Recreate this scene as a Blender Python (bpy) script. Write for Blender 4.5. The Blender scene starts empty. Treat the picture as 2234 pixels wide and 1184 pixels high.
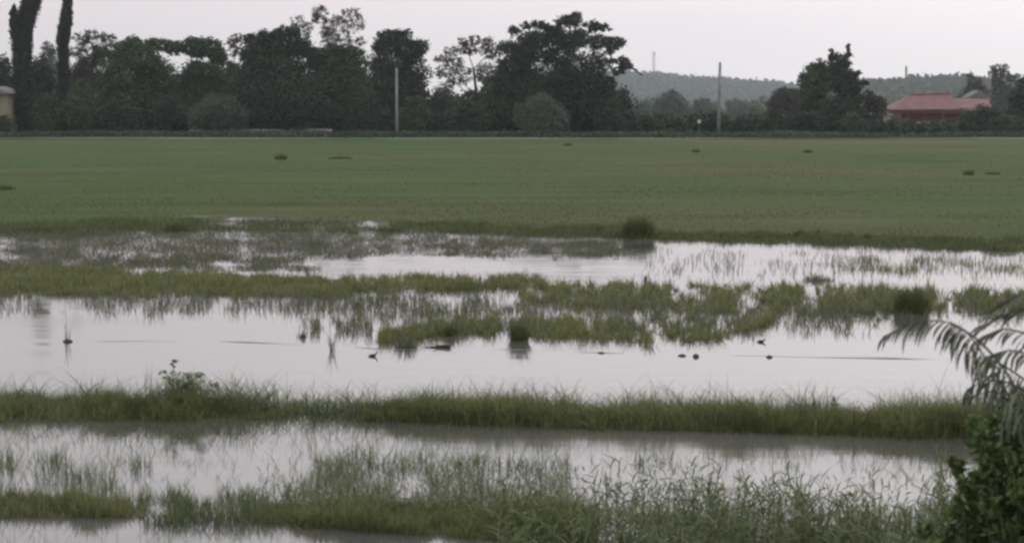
import bpy, math, random
import numpy as np
from mathutils import Vector

S = bpy.context.scene
COL = S.collection
rng = np.random.default_rng(7)
random.seed(7)

# ------------------------------------------------------------------ camera
CAM_H = 4.0
FPX = 3500.0                      # focal length in pixels of the 2234 px wide photograph
PW, PH = 2234.0, 1184.0
HORIZON = 245.0
PITCH = math.atan((PH / 2 - HORIZON) / FPX)
cam_d = bpy.data.cameras.new('camera')
cam = bpy.data.objects.new('camera', cam_d)
COL.objects.link(cam)
cam.location = (0, 0, CAM_H)
cam.rotation_euler = (math.pi / 2 - PITCH, 0, 0)
cam_d.sensor_width = 36.0
cam_d.lens = 36.0 * FPX / PW
cam_d.clip_end = 20000
cam_d.clip_start = 0.1
cam_d.dof.use_dof = True
cam_d.dof.focus_distance = 34.0
cam_d.dof.aperture_fstop = 3.4
S.camera = cam
S.render.resolution_x, S.render.resolution_y = 1024, 542

# ------------------------------------------------------------------ world, sun, exposure
SUN_EL, SUN_AZ = math.radians(24), math.radians(62)      # azimuth clockwise from +Y (the view direction)
w = bpy.data.worlds.new('World'); S.world = w; w.use_nodes = True
nt = w.node_tree; N = nt.nodes; L = nt.links
bg = N['Background']; bg.inputs['Strength'].default_value = 0.1
sky = N.new('ShaderNodeTexSky'); sky.sky_type = 'NISHITA'; sky.sun_disc = False
sky.sun_elevation = SUN_EL; sky.sun_rotation = SUN_AZ
sky.air_density = 1.5; sky.dust_density = 6.0
tc = N.new('ShaderNodeTexCoord')
sep = N.new('ShaderNodeSeparateXYZ'); L.new(tc.outputs['Generated'], sep.inputs[0])
ramp = N.new('ShaderNodeValToRGB'); L.new(sep.outputs['Z'], ramp.inputs[0])   # overcast: brighter with height
cr = ramp.color_ramp
cr.elements[0].position = 0.0; cr.elements[0].color = (.84, .81, .812, 1)
cr.elements[1].position = 1.0; cr.elements[1].color = (1.42, 1.38, 1.42, 1)
for p, c in ((.035, (.86, .795, .81)), (.075, (.91, .815, .85)), (.15, (1.15, 1.09, 1.12)), (.35, (1.32, 1.28, 1.3))):
    e = cr.elements.new(p); e.color = (*c, 1)
# brighter towards the hidden sun
dotn = N.new('ShaderNodeVectorMath'); dotn.operation = 'DOT_PRODUCT'
L.new(tc.outputs['Generated'], dotn.inputs[0]); dotn.inputs[1].default_value = (math.sin(SUN_AZ), math.cos(SUN_AZ), .2)
mr = N.new('ShaderNodeMapRange'); L.new(dotn.outputs['Value'], mr.inputs[0])
mr.inputs['From Min'].default_value = .2; mr.inputs['From Max'].default_value = .75
mr.inputs['To Min'].default_value = .96; mr.inputs['To Max'].default_value = 1.32
nz = N.new('ShaderNodeTexNoise'); nz.inputs['Scale'].default_value = 2.2; nz.inputs['Detail'].default_value = 3
mpn = N.new('ShaderNodeMapping'); mpn.inputs['Scale'].default_value = (1, 1, 5)
L.new(tc.outputs['Generated'], mpn.inputs[0]); L.new(mpn.outputs[0], nz.inputs['Vector'])
mr2 = N.new('ShaderNodeMapRange'); L.new(nz.outputs[0], mr2.inputs[0])
mr2.inputs['From Min'].default_value = .3; mr2.inputs['From Max'].default_value = .7
mr2.inputs['To Min'].default_value = .965; mr2.inputs['To Max'].default_value = 1.035
mu = N.new('ShaderNodeMath'); mu.operation = 'MULTIPLY'; L.new(mr.outputs[0], mu.inputs[0]); L.new(mr2.outputs[0], mu.inputs[1])
mu2 = N.new('ShaderNodeMath'); mu2.operation = 'MULTIPLY'; L.new(mu.outputs[0], mu2.inputs[0]); mu2.inputs[1].default_value = 10.0
sc_ = N.new('ShaderNodeVectorMath'); sc_.operation = 'SCALE'; L.new(ramp.outputs[0], sc_.inputs[0]); L.new(mu2.outputs[0], sc_.inputs['Scale'])
mx = N.new('ShaderNodeMixRGB'); mx.inputs[0].default_value = .93
L.new(sky.outputs[0], mx.inputs[1]); L.new(sc_.outputs[0], mx.inputs[2]); L.new(mx.outputs[0], bg.inputs[0])

sun_d = bpy.data.lights.new('sun', 'SUN'); sun = bpy.data.objects.new('sun', sun_d); COL.objects.link(sun)
sun_d.energy = 0.5; sun_d.angle = math.radians(18); sun_d.color = (1, .95, .9)
sd = Vector((math.sin(SUN_AZ) * math.cos(SUN_EL), math.cos(SUN_AZ) * math.cos(SUN_EL), math.sin(SUN_EL)))
sun.rotation_euler = (-sd).to_track_quat('-Z', 'Y').to_euler(); sun.location = (60, 40, 60)

S.view_settings.view_transform = 'Standard'; S.view_settings.look = 'None'
S.view_settings.exposure = 0; S.view_settings.gamma = 1
S.render.engine = 'CYCLES'
cy = S.cycles
cy.use_denoising = True; cy.max_bounces = 6; cy.diffuse_bounces = 2; cy.glossy_bounces = 3
cy.transmission_bounces = 3; cy.volume_bounces = 0; cy.transparent_max_bounces = 8
cy.pixel_filter_type = 'BLACKMAN_HARRIS'; cy.filter_width = 2.7
cy.caustics_reflective = False; cy.caustics_refractive = False

# ------------------------------------------------------------------ helpers
cp, sp = math.cos(PITCH), math.sin(PITCH)
def ray(px, py):
    a = (np.asarray(px, float) - PW / 2) / FPX; b = -(np.asarray(py, float) - PH / 2) / FPX
    # camera axes: right (1,0,0), forward (0,cp,-sp), up (0,sp,cp)
    return np.stack([a + 0 * b, cp + b * sp + 0 * a, -sp + b * cp + 0 * a], -1)
def ground(px, py, z=0.0):
    r = ray(px, py); t = (z - CAM_H) / r[..., 2]
    return r * t[..., None] + np.array([0, 0, CAM_H])
def at(px, py, Y):
    r = ray(px, py); t = np.asarray(Y) / r[..., 1]
    return r * t[..., None] + np.array([0, 0, CAM_H])
def scale_at(Y): return FPX / Y

def tag(o, label=None, cat=None, group=None, kind=None):
    if label: o['label'] = label
    if cat: o['category'] = cat
    if group: o['group'] = group
    if kind: o['kind'] = kind
    return o
def link_mesh(name, V, F, mat, parent=None, smooth=False, rnd=None):
    me = bpy.data.meshes.new(name)
    me.from_pydata([tuple(v) for v in V], [], [tuple(f) for f in F])
    if smooth:
        me.polygons.foreach_set('use_smooth', [True] * len(me.polygons))
    if rnd is not None:
        a = me.attributes.new('rnd', 'FLOAT', 'POINT'); a.data.foreach_set('value', np.asarray(rnd, np.float32))
    me.materials.append(mat)
    o = bpy.data.objects.new(name, me); COL.objects.link(o)
    if parent: o.parent = parent
    return o
def fast_mesh(name, V, loops, starts, totals, mat, parent=None, rnd=None):
    me = bpy.data.meshes.new(name)
    V = np.asarray(V, np.float32)
    me.vertices.add(len(V)); me.vertices.foreach_set('co', V.ravel())
    me.loops.add(len(loops)); me.loops.foreach_set('vertex_index', np.asarray(loops, np.int32))
    me.polygons.add(len(starts)); me.polygons.foreach_set('loop_start', np.asarray(starts, np.int32))
    try: me.polygons.foreach_set('loop_total', np.asarray(totals, np.int32))
    except Exception: pass
    if rnd is not None:
        a = me.attributes.new('rnd', 'FLOAT', 'POINT'); a.data.foreach_set('value', np.asarray(rnd, np.float32))
    me.update(calc_edges=True)
    me.materials.append(mat)
    o = bpy.data.objects.new(name, me); COL.objects.link(o)
    if parent: o.parent = parent
    return o
def empty(name, loc):
    o = bpy.data.objects.new(name, None); COL.objects.link(o); o.location = loc; o.empty_display_size = .3
    return o
def hash2(ix, iy, s=0):
    h = np.sin(ix * 127.1 + iy * 311.7 + s * 74.7) * 43758.5453
    return h - np.floor(h)
def vnoise(x, y, s=0):
    x = np.asarray(x, float); y = np.asarray(y, float)
    ix, iy = np.floor(x), np.floor(y); fx, fy = x - ix, y - iy
    fx = fx * fx * (3 - 2 * fx); fy = fy * fy * (3 - 2 * fy)
    a = hash2(ix, iy, s); b = hash2(ix + 1, iy, s); c = hash2(ix, iy + 1, s); d = hash2(ix + 1, iy + 1, s)
    return (a * (1 - fx) + b * fx) * (1 - fy) + (c * (1 - fx) + d * fx) * fy
def fbm(x, y, s=0, o=3):
    v = 0; a = .5; t = 0
    for i in range(o):
        v = v + a * vnoise(x * 2 ** i, y * 2 ** i, s + i); t += a; a *= .5
    return v / t

class MB:
    def __init__(s): s.v = []; s.f = []
    def box(s, x0, x1, y0, y1, z0, z1):
        n = len(s.v)
        s.v += [(x0, y0, z0), (x1, y0, z0), (x1, y1, z0), (x0, y1, z0), (x0, y0, z1), (x1, y0, z1), (x1, y1, z1), (x0, y1, z1)]
        s.f += [tuple(n + i for i in q) for q in ((0, 3, 2, 1), (4, 5, 6, 7), (0, 1, 5, 4), (1, 2, 6, 5), (2, 3, 7, 6), (3, 0, 4, 7))]
        return s
    def tube(s, pts, rad, k=7):
        n = len(s.v); pts = [Vector(p) for p in pts]
        for i, p in enumerate(pts):
            d = (pts[min(i + 1, len(pts) - 1)] - pts[max(i - 1, 0)]).normalized()
            u = d.orthogonal().normalized() if abs(d.z) < .9 else Vector((1, 0, 0)) - d * d.x
            u.normalize(); v = d.cross(u)
            for j in range(k):
                a = 2 * math.pi * j / k
                s.v.append(tuple(p + (u * math.cos(a) + v * math.sin(a)) * rad[i]))
        for i in range(len(pts) - 1):
            for j in range(k):
                a = n + i * k + j; b = n + i * k + (j + 1) % k
                s.f.append((a, b, b + k, a + k))
        s.f.append(tuple(n + j for j in range(k))[::-1]); m = n + (len(pts) - 1) * k
        s.f.append(tuple(m + j for j in range(k)))
        return s
    def prism(s, poly, d0, d1, axis='y'):
        """poly in (x,z), extruded along y"""
        n = len(s.v); k = len(poly)
        s.v += [(x, d0, z) for x, z in poly] + [(x, d1, z) for x, z in poly]
        s.f.append(tuple(range(n, n + k))); s.f.append(tuple(range(n + k, n + 2 * k))[::-1])
        for i in range(k):
            j = (i + 1) % k; s.f.append((n + j, n + i, n + k + i, n + k + j))
        return s
    def build(s, name, mat, parent=None, smooth=False): return link_mesh(name, s.v, s.f, mat, parent, smooth)

# ------------------------------------------------------------------ materials
def mat_new(name):
    m = bpy.data.materials.new(name); m.use_nodes = True
    return m, m.node_tree.nodes, m.node_tree.links, m.node_tree.nodes['Principled BSDF']
def noise_mat(name, c1, c2, scale=3.0, rough=.8, bump=0.0, stretch=(1, 1, 1), detail=4, spec=.3):
    m, n, l, b = mat_new(name)
    t = n.new('ShaderNodeTexCoord'); mp = n.new('ShaderNodeMapping'); mp.inputs['Scale'].default_value = stretch
    z = n.new('ShaderNodeTexNoise'); z.inputs['Scale'].default_value = scale; z.inputs['Detail'].default_value = detail
    r = n.new('ShaderNodeValToRGB'); r.color_ramp.elements[0].position = .32; r.color_ramp.elements[1].position = .68
    r.color_ramp.elements[0].color = (*c1, 1); r.color_ramp.elements[1].color = (*c2, 1)
    l.new(t.outputs['Object'], mp.inputs[0]); l.new(mp.outputs[0], z.inputs['Vector']); l.new(z.outputs[0], r.inputs[0]); l.new(r.outputs[0], b.inputs['Base Color'])
    b.inputs['Roughness'].default_value = rough; b.inputs['Specular IOR Level'].default_value = spec
    if bump:
        bp = n.new('ShaderNodeBump'); bp.inputs['Strength'].default_value = bump; bp.inputs['Distance'].default_value = .05
        l.new(z.outputs[0], bp.inputs['Height']); l.new(bp.outputs[0], b.inputs['Normal'])
    return m
def leaf_mat(name, cols, trans=.25, rough=.55, scale=.25, spec=.35):
    """cols: list of colours picked by each leaf's own 'rnd' value, with a slow world noise on top"""
    m, n, l, b = mat_new(name)
    a = n.new('ShaderNodeAttribute'); a.attribute_name = 'rnd'
    r = n.new('ShaderNodeValToRGB')
    k = len(cols)
    r.color_ramp.elements[0].color = (*cols[0], 1); r.color_ramp.elements[1].color = (*cols[-1], 1)
    for i in range(1, k - 1):
        e = r.color_ramp.elements.new(i / (k - 1)); e.color = (*cols[i], 1)
    g = n.new('ShaderNodeNewGeometry'); z = n.new('ShaderNodeTexNoise'); z.inputs['Scale'].default_value = scale; z.inputs['Detail'].default_value = 2
    l.new(g.outputs['Position'], z.inputs['Vector'])
    add = n.new('ShaderNodeMath'); add.operation = 'MULTIPLY_ADD'; add.inputs[1].default_value = .9; add.inputs[2].default_value = -.45
    l.new(z.outputs[0], add.inputs[0]); ad2 = n.new('ShaderNodeMath'); ad2.operation = 'ADD'; ad2.use_clamp = True
    l.new(add.outputs[0], ad2.inputs[0]); l.new(a.outputs['Fac'], ad2.inputs[1]); l.new(ad2.outputs[0], r.inputs[0])
    l.new(r.outputs[0], b.inputs['Base Color']); b.inputs['Roughness'].default_value = rough; b.inputs['Specular IOR Level'].default_value = spec
    if trans:
        t = n.new('ShaderNodeBsdfTranslucent'); l.new(r.outputs[0], t.inputs[0])
        ms = n.new('ShaderNodeMixShader'); ms.inputs[0].default_value = trans
        l.new(b.outputs[0], ms.inputs[1]); l.new(t.outputs[0], ms.inputs[2]); l.new(ms.outputs[0], n['Material Output'].inputs[0])
    return m
M = {}
M['tree_dark'] = leaf_mat('tree_dark', [(.018, .029, .018), (.034, .05, .03), (.06, .08, .048)], .15, .7, .12, .15)
M['tree_green'] = leaf_mat('tree_green', [(.026, .044, .024), (.05, .076, .04), (.085, .115, .06)], .15, .7, .12, .15)
M['tree_brown'] = leaf_mat('tree_brown', [(.036, .036, .03), (.055, .052, .042), (.075, .075, .058)], .12, .7, .12, .15)
M['tree_pale'] = leaf_mat('tree_pale', [(.05, .072, .05), (.075, .1, .068), (.1, .128, .09)], .15, .7, .2, .15)
M['bark'] = noise_mat('bark', (.02, .018, .016), (.045, .04, .035), 6, .9, .4)
M['grass'] = leaf_mat('grass', [(.07, .078, .034), (.115, .138, .052), (.17, .195, .082), (.22, .21, .11)], .42, .6, .5, .2)
M['grass_dark'] = leaf_mat('grass_dark', [(.05, .066, .026), (.08, .1, .038), (.115, .135, .055)], .25, .55, .5)
M['grass_grey'] = leaf_mat('grass_grey', [(.066, .072, .050), (.110, .121, .077), (.154, .154, .110)], .25, .5, .6)
M['field'] = leaf_mat('field', [(.064, .086, .032), (.078, .1, .038), (.092, .11, .048)], .2, .7, .08, .1)
M['hill_wood'] = leaf_mat('hill_wood', [(.04, .055, .038), (.048, .064, .044), (.056, .072, .05)], .3, .8, .02, .1)
M['reed'] = leaf_mat('reed', [(.05, .072, .03), (.08, .11, .045), (.12, .15, .07), (.16, .16, .09)], .3, .65, .8, .18)
M['weed'] = leaf_mat('weed', [(.055, .085, .03), (.095, .14, .048), (.14, .185, .07)], .25, .5, 1.5)
M['stem'] = noise_mat('stem', (.06, .06, .035), (.1, .095, .06), 9, .8)
M['concrete'] = noise_mat('concrete', (.16, .17, .155), (.23, .235, .22), 1.2, .85)
M['mast'] = noise_mat('mast', (.42, .42, .43), (.5, .5, .5), .3, .6)
M['mud'] = noise_mat('mud', (.05, .045, .035), (.1, .09, .07), 5, .6, .5)
M['feather'] = noise_mat('feather', (.012, .012, .013), (.03, .028, .026), 30, .6)
M['bill'] = noise_mat('bill', (.35, .3, .2), (.45, .38, .25), 30, .5)

# ground: green field with worn browner sweeps, mud near the water
m, n, l, b = mat_new('meadow_ground')
g = n.new('ShaderNodeNewGeometry')
def nze(scale, stretch, detail=4):
    mp = n.new('ShaderNodeMapping'); mp.inputs['Scale'].default_value = stretch
    z = n.new('ShaderNodeTexNoise'); z.inputs['Scale'].default_value = scale; z.inputs['Detail'].default_value = detail
    l.new(g.outputs['Position'], mp.inputs[0]); l.new(mp.outputs[0], z.inputs['Vector']); return z
def rmp(fac, stops):
    r = n.new('ShaderNodeValToRGB'); r.color_ramp.elements[0].position = stops[0][0]; r.color_ramp.elements[0].color = (*stops[0][1], 1)
    r.color_ramp.elements[1].position = stops[-1][0]; r.color_ramp.elements[1].color = (*stops[-1][1], 1)
    for p, c in stops[1:-1]:
        e = r.color_ramp.elements.new(p); e.color = (*c, 1)
    l.new(fac, r.inputs[0]); return r
z1 = nze(.03, (.7, .9, 1), 4); z2 = nze(.35, (.14, 1, 1), 4); z3 = nze(4, (1, 1, 1), 3)
xr = n.new('ShaderNodeSeparateXYZ'); l.new(g.outputs['Position'], xr.inputs[0])
xm = n.new('ShaderNodeMapRange'); l.new(xr.outputs['X'], xm.inputs[0]); xm.inputs['From Min'].default_value = -20; xm.inputs['From Max'].default_value = 30; xm.inputs['To Min'].default_value = -.03; xm.inputs['To Max'].default_value = .07
xa_ = n.new('ShaderNodeMath'); xa_.operation = 'ADD'; l.new(z1.outputs[0], xa_.inputs[0]); l.new(xm.outputs[0], xa_.inputs[1])
c1 = rmp(xa_.outputs[0], [(.36, (.043, .070, .025)), (.5, (.052, .071, .028)), (.64, (.070, .073, .037))])
c2 = rmp(z2.outputs[0], [(.3, (.6, .66, .52)), (.4, (.92, .94, .88)), (.52, (1, 1, 1)), (.68, (1.2, 1.12, 1.12))])
mm = n.new('ShaderNodeMixRGB'); mm.blend_type = 'MULTIPLY'; mm.inputs[0].default_value = 1
l.new(c1.outputs[0], mm.inputs[1]); l.new(c2.outputs[0], mm.inputs[2])
sx = n.new('ShaderNodeSeparateXYZ'); l.new(g.outputs['Position'], sx.inputs[0])
mh = n.new('ShaderNodeMapRange'); l.new(sx.outputs['Z'], mh.inputs[0]); mh.inputs['From Min'].default_value = -.01; mh.inputs['From Max'].default_value = .05
mm2 = n.new('ShaderNodeMixRGB'); l.new(mh.outputs[0], mm2.inputs[0]); mm2.inputs[1].default_value = (.075, .075, .05, 1); l.new(mm.outputs[0], mm2.inputs[2])
l.new(mm2.outputs[0], b.inputs['Base Color']); b.inputs['Roughness'].default_value = .95; b.inputs['Specular IOR Level'].default_value = .05
bp = n.new('ShaderNodeBump'); bp.inputs['Strength'].default_value = .5; bp.inputs['Distance'].default_value = .1
l.new(z3.outputs[0], bp.inputs['Height']); l.new(bp.outputs[0], b.inputs['Normal'])
M['ground'] = m

# water: silty shallow flood water
m, n, l, b = mat_new('flood_water')
g = n.new('ShaderNodeNewGeometry')
mp = n.new('ShaderNodeMapping'); mp.inputs['Scale'].default_value = (.6, 1.6, 1)
l.new(g.outputs['Position'], mp.inputs[0])
za = n.new('ShaderNodeTexNoise'); za.inputs['Scale'].default_value = 1.2; za.inputs['Detail'].default_value = 4; l.new(mp.outputs[0], za.inputs['Vector'])
bp = n.new('ShaderNodeBump'); bp.inputs['Strength'].default_value = .10; bp.inputs['Distance'].default_value = .05
l.new(za.outputs[0], bp.inputs['Height']); l.new(bp.outputs[0], b.inputs['Normal'])
zb = n.new('ShaderNodeTexNoise'); zb.inputs['Scale'].default_value = .25; zb.inputs['Detail'].default_value = 3; l.new(mp.outputs[0], zb.inputs['Vector'])
r = n.new('ShaderNodeValToRGB'); r.color_ramp.elements[0].position = .35; r.color_ramp.elements[1].position = .65
r.color_ramp.elements[0].color = (.06, .06, .056, 1); r.color_ramp.elements[1].color = (.085, .083, .078, 1)
l.new(zb.outputs[0], r.inputs[0]); l.new(r.outputs[0], b.inputs['Base Color'])
rr_ = n.new('ShaderNodeMapRange'); l.new(zb.outputs[0], rr_.inputs[0]); rr_.inputs['From Min'].default_value = .35; rr_.inputs['From Max'].default_value = .65; rr_.inputs['To Min'].default_value = .02; rr_.inputs['To Max'].default_value = .13; l.new(rr_.outputs[0], b.inputs['Roughness'])
b.inputs['IOR'].default_value = 1.95
M['water'] = m

# ------------------------------------------------------------------ terrain (one sheet to the horizon)
SH_X = [-600, 0, 360, 430, 560, 720, 860, 1000, 1350, 1700, 2000, 2234, 2800]
SH_Y = [520, 512, 500, 484, 484, 484, 494, 504, 514, 525, 537, 546, 560]
def shore_dist(X, Y):
    """metres beyond the shoreline (positive = field side)"""
    px = PW / 2 + X / np.maximum(Y, 1) * FPX
    py = np.interp(px, SH_X, SH_Y)
    D = CAM_H * FPX / (py - HORIZON)
    return Y - D + (fbm(X * .45, Y * .25, 13) - .5) * 5.0
# the grassy bank across the near water: a line in photo coordinates, laid on the ground
B1 = ground(np.array([-300, 0, 170, 570, 900, 1300, 1700, 2000, 2300, 2700.]), np.array([905, 905, 903, 903, 916, 928, 938, 944, 952, 960.]), 0)
RL = ground(np.array([-300, 0, 145, 480, 700, 880, 1150, 1530, 1680, 2000, 2234, 2700.]), np.array([738, 741, 745, 747, 752, 762, 764, 777, 779, 785, 786, 788.]), 0)
def height(X, Y):
    d = shore_dist(X, Y)
    z = -.35 + np.clip((d + 4) / 4, 0, 1) * .345
    amp = np.interp(X / np.maximum(Y, 1) * FPX + PW / 2, [0, 300, 950, 1350, 1500], [.07, .10, .08, .03, .015])
    up = np.clip(d / 7, 0, 1)
    z = z + up * .13 + (fbm(X * .35, Y * .5, 3) - .5) * amp * 2 * np.clip((d + 4) / 4, 0, 1) * (1 - np.clip((d - 6) / 12, 0, 1) * .6)
    z = z + np.clip((d - 8) / 30, 0, 1) * ((fbm(X * .05, Y * .09, 5) - .5) * .35 + .08) * np.clip((330 - Y) / 80, 0, 1)
    bl = np.interp(X, B1[:, 0], B1[:, 1]); dd = (Y - bl) / .45
    z = np.maximum(z, -.35 + .40 * np.exp(-dd * dd) * np.interp(X / np.maximum(Y, 1) * FPX + PW / 2, [120, 200, 480, 600, 820, 930], [.75, .98, .98, .72, .74, 1]))
    # road bank the viewer stands on
    z = np.maximum(z, np.clip((13.0 - Y) / 13.0, 0, 1) * 2.6 - .35)
    return z
ys = np.concatenate([np.linspace(-15, 12, 16), np.linspace(12.5, 34, 130), np.linspace(34.2, 75, 220), np.linspace(75.5, 200, 170), np.geomspace(202, 3460, 44)])
us = np.concatenate([np.linspace(-8, -.75, 14), np.linspace(-.7, .7, 260), np.linspace(.75, 8, 14)])
YY, UU = np.meshgrid(ys, us, indexing='ij')
XX = np.clip(UU * np.maximum(YY, 25) * .62, -2380 + UU, 2380 + UU)
ZZ = height(XX, YY)
V = np.stack([XX, YY, ZZ], -1).reshape(-1, 3)
nr, nc = YY.shape
i = np.arange(nr - 1)[:, None] * nc + np.arange(nc - 1)[None, :]
F = np.stack([i, i + 1, i + nc + 1, i + nc], -1).reshape(-1, 4)
o = fast_mesh('ground', V, F.ravel(), np.arange(len(F)) * 4, np.full(len(F), 4), M['ground'])
tag(o, kind='structure', label='flat green field beyond the flood and its muddy bed')
o.data.polygons.foreach_set('use_smooth', [True] * len(o.data.polygons))

wv = [(-90, 8, 0), (90, 8, 0), (110, 85, 0), (-110, 85, 0)]
tag(link_mesh('water', wv, [(0, 1, 2, 3)], M['water']), kind='structure', label='pale still flood water with grass standing in it')

# thin sunken mud ridge that just breaks the surface
V = []; F = []
xs = np.linspace(RL[0, 0], RL[-1, 0], 260)
for k, x in enumerate(xs):
    y = np.interp(x, RL[:, 0], RL[:, 1]) + (vnoise(x * .8, 0, 9) - .5) * .25
    hgt = .002 + .022 * (vnoise(x * 1.3, 4, 2) - .5)
    wd = .16 + .25 * vnoise(x * .6, 8, 4)
    px = PW / 2 + x / y * FPX
    if px > 1750: wd += .5 * min(1, (px - 1750) / 200); hgt = hgt * .8 - .001
    V += [(x, y - wd, -.04), (x, y, hgt), (x, y + wd, -.04)]
    if k: a = 3 * k; F += [(a - 3, a, a + 1, a - 2), (a - 2, a + 1, a + 2, a - 1)]
tag(link_mesh('mud_ridge', V, F, M['mud'], smooth=True), kind='structure', label='thin sunken mud ridge breaking the open water')

# ------------------------------------------------------------------ grass blades
def blades(name, P, H, W, bend, mat, parent=None, seg=3, lean=0.12, az=None, up=None, rnd=None):
    n = len(P); P = np.asarray(P, float)
    az = rng.uniform(0, 2 * np.pi, n) if az is None else az
    d = np.stack([np.cos(az), np.sin(az), 0 * az], -1)
    fa = rng.uniform(-.9, .9, n)                       # facing of the ribbon
    wv = np.stack([np.cos(fa), np.sin(fa), 0 * fa], -1)
    ln = rng.normal(0, lean, n)
    Vs = []; ts = np.linspace(0, 1, seg + 1)
    for t in ts:
        c = P + np.array([0, 0, 1]) * (H * (t - .38 * bend * t * t))[:, None] + d * (H * (ln * t + bend * t * t * .75))[:, None]
        if t < 1:
            wd = (W * (1 - t ** 1.6) * .5 + W * .06)[:, None]
            Vs += [c - wv * wd, c + wv * wd]
        else: Vs.append(c)
    k = 2 * seg + 1
    V = np.stack(Vs, 1).reshape(-1, 3)
    base = np.arange(n) * k
    Ls = []; tot = []
    for s in range(seg - 1):
        Ls.append(np.stack([base + 2 * s, base + 2 * s + 1, base + 2 * s + 3, base + 2 * s + 2], -1)); tot.append(4)
    q = 2 * (seg - 1); tri = np.stack([base + q, base + q + 1, base + q + 2], -1)
    per = np.concatenate(Ls + [tri], 1)
    loops = per.ravel(); pt = np.array(tot + [3]); totals = np.tile(pt, n); starts = np.concatenate([[0], np.cumsum(totals)[:-1]])
    r = rng.uniform(0, 1, n) if rnd is None else rnd
    return fast_mesh(name, V, loops, starts, totals, mat, parent, np.repeat(r, k))

def band(x0, x1, top, bot, n, clump=.5, cs=(40, 12), seed=1, soft=True, sg=.1):
    """random base points between two photo lines (bases on the water/ground), thinned by noise into clumps"""
    px = rng.uniform(x0, x1, n * 4); u = rng.uniform(0, 1, n * 4)
    t = np.interp(px, [p[0] for p in top], [p[1] for p in top]); b_ = np.interp(px, [p[0] for p in bot], [p[1] for p in bot])
    py = t + (b_ - t) * u
    nv = fbm(px / cs[0], py / cs[1], seed, 3)
    edge = np.clip(1 - np.minimum(u, 1 - u) * 4, 0, 1)
    xe = np.clip(1 - np.minimum(px - x0, x1 - px) / 70, 0, 1); edge = np.maximum(edge, xe * 1.3)
    keep = nv > (clump + (.22 * edge if soft else 0) + rng.normal(0, sg if soft else .01, len(px)))
    px, py = px[keep][:n], py[keep][:n]
    P = ground(px, py, 0); P[:, 2] = np.maximum(height(P[:, 0], P[:, 1]), -.05) - .01
    return P, px, py

GR = []
def grass(name, label, parts):
    """several sets of blades joined as one stuff object"""
    V0 = []; LP = []; TT = []; RR = []; off = 0
    for (P, H, W, bend, seg, lean) in parts:
        o = blades('tmp', P, H, W, bend, M['grass'], seg=seg, lean=lean)
        me = o.data
        v = np.empty(len(me.vertices) * 3, np.float32); me.vertices.foreach_get('co', v); v = v.reshape(-1, 3)
        lp = np.empty(len(me.loops), np.int32); me.loops.foreach_get('vertex_index', lp)
        tt = np.empty(len(me.polygons), np.int32); me.polygons.foreach_get('loop_total', tt)
        rr = np.empty(len(v), np.float32); me.attributes['rnd'].data.foreach_get('value', rr)
        V0.append(v); LP.append(lp + off); TT.append(tt); RR.append(rr); off += len(v)
        bpy.data.objects.remove(o); bpy.data.meshes.remove(me)
    V0 = np.concatenate(V0); LP = np.concatenate(LP); TT = np.concatenate(TT); RR = np.concatenate(RR)
    return V0, LP, TT, RR
def gap(p, x0=565, x1=860, keep=.4):
    P = p[0]; px = PW / 2 + P[:, 0] / P[:, 1] * FPX; k_ = ~((px > x0) & (px < x1) & (rng.uniform(0, 1, len(P)) > keep)); return (P[k_], p[1][k_], p[2][k_], p[3][k_], p[4], p[5])
def stuff(name, label, mat, parts):
    V0, LP, TT, RR = grass(name, label, parts)
    o = fast_mesh(name, V0, LP, np.concatenate([[0], np.cumsum(TT)[:-1]]), TT, mat, None, RR)
    return tag(o, label, kind='stuff')
def U(a, b, n): return rng.uniform(a, b, n)
def part(x0, x1, top, bot, n, h, w, bend=(.1, .6), clump=.5, cs=(40, 12), seed=1, seg=3, lean=.12, sg=.1):
    P, px, py = band(x0, x1, top, bot, n, clump, cs, seed, True, sg)
    k = len(P)
    if isinstance(h[0], (list, tuple)):
        hh = np.interp(px, [p[0] for p in h], [p[1] for p in h]) * U(.45, 1.1, k)
    else: hh = U(h[0], h[1], k)
    hh = hh * (.35 + 1.2 * fbm(px / min(cs[0] * .8, 38), py / 14, seed + 20, 3))
    return (P, hh, U(w[0], w[1], k), U(bend[0], bend[1], k), seg, lean)

def tufted(x0, x1, top, bot, k, h, w, per=22, rad=.10, bend=(.1, .9), clump=.45, cs=(50, 20), seed=1, seg=3, lean=.22, sg=.15, hs=.4):
    """grass in separate tufts: every tuft has its own height, spread and tilt"""
    P, px, py = band(x0, x1, top, bot, k, clump, cs, seed, True, sg)
    k = len(P)
    if isinstance(h, (list, tuple)): hh = np.interp(px, [p[0] for p in h], [p[1] for p in h])
    else: hh = np.full(k, h)
    hh = hh * np.clip(np.exp(rng.normal(0, hs, k)), .3, 1.9)
    nb = rng.integers(int(per * .3), int(per * 1.6), k); idx = np.repeat(np.arange(k), nb); n = len(idx)
    r_ = (rad * (.4 + hh / hh.mean()))[idx] * rng.normal(0, .5, n); a = rng.uniform(0, 6.283, n)
    Q = P[idx] + np.stack([np.cos(a) * r_, np.sin(a) * r_, 0 * a], -1)
    H = hh[idx] * rng.uniform(.35, 1.08, n) * np.clip(1 - .25 * np.abs(r_) / rad, .4, 1)
    return (Q, H, U(w[0], w[1], n), U(bend[0], bend[1], n) + rng.normal(.1, .15, k)[idx], seg, lean)

def sparse(x0, x1, y0, y1, n, h, w, **k): return part(x0, x1, [(x0, y0), (x1, y0)], [(x0, y1), (x1, y1)], n, h, w, **k)

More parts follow.
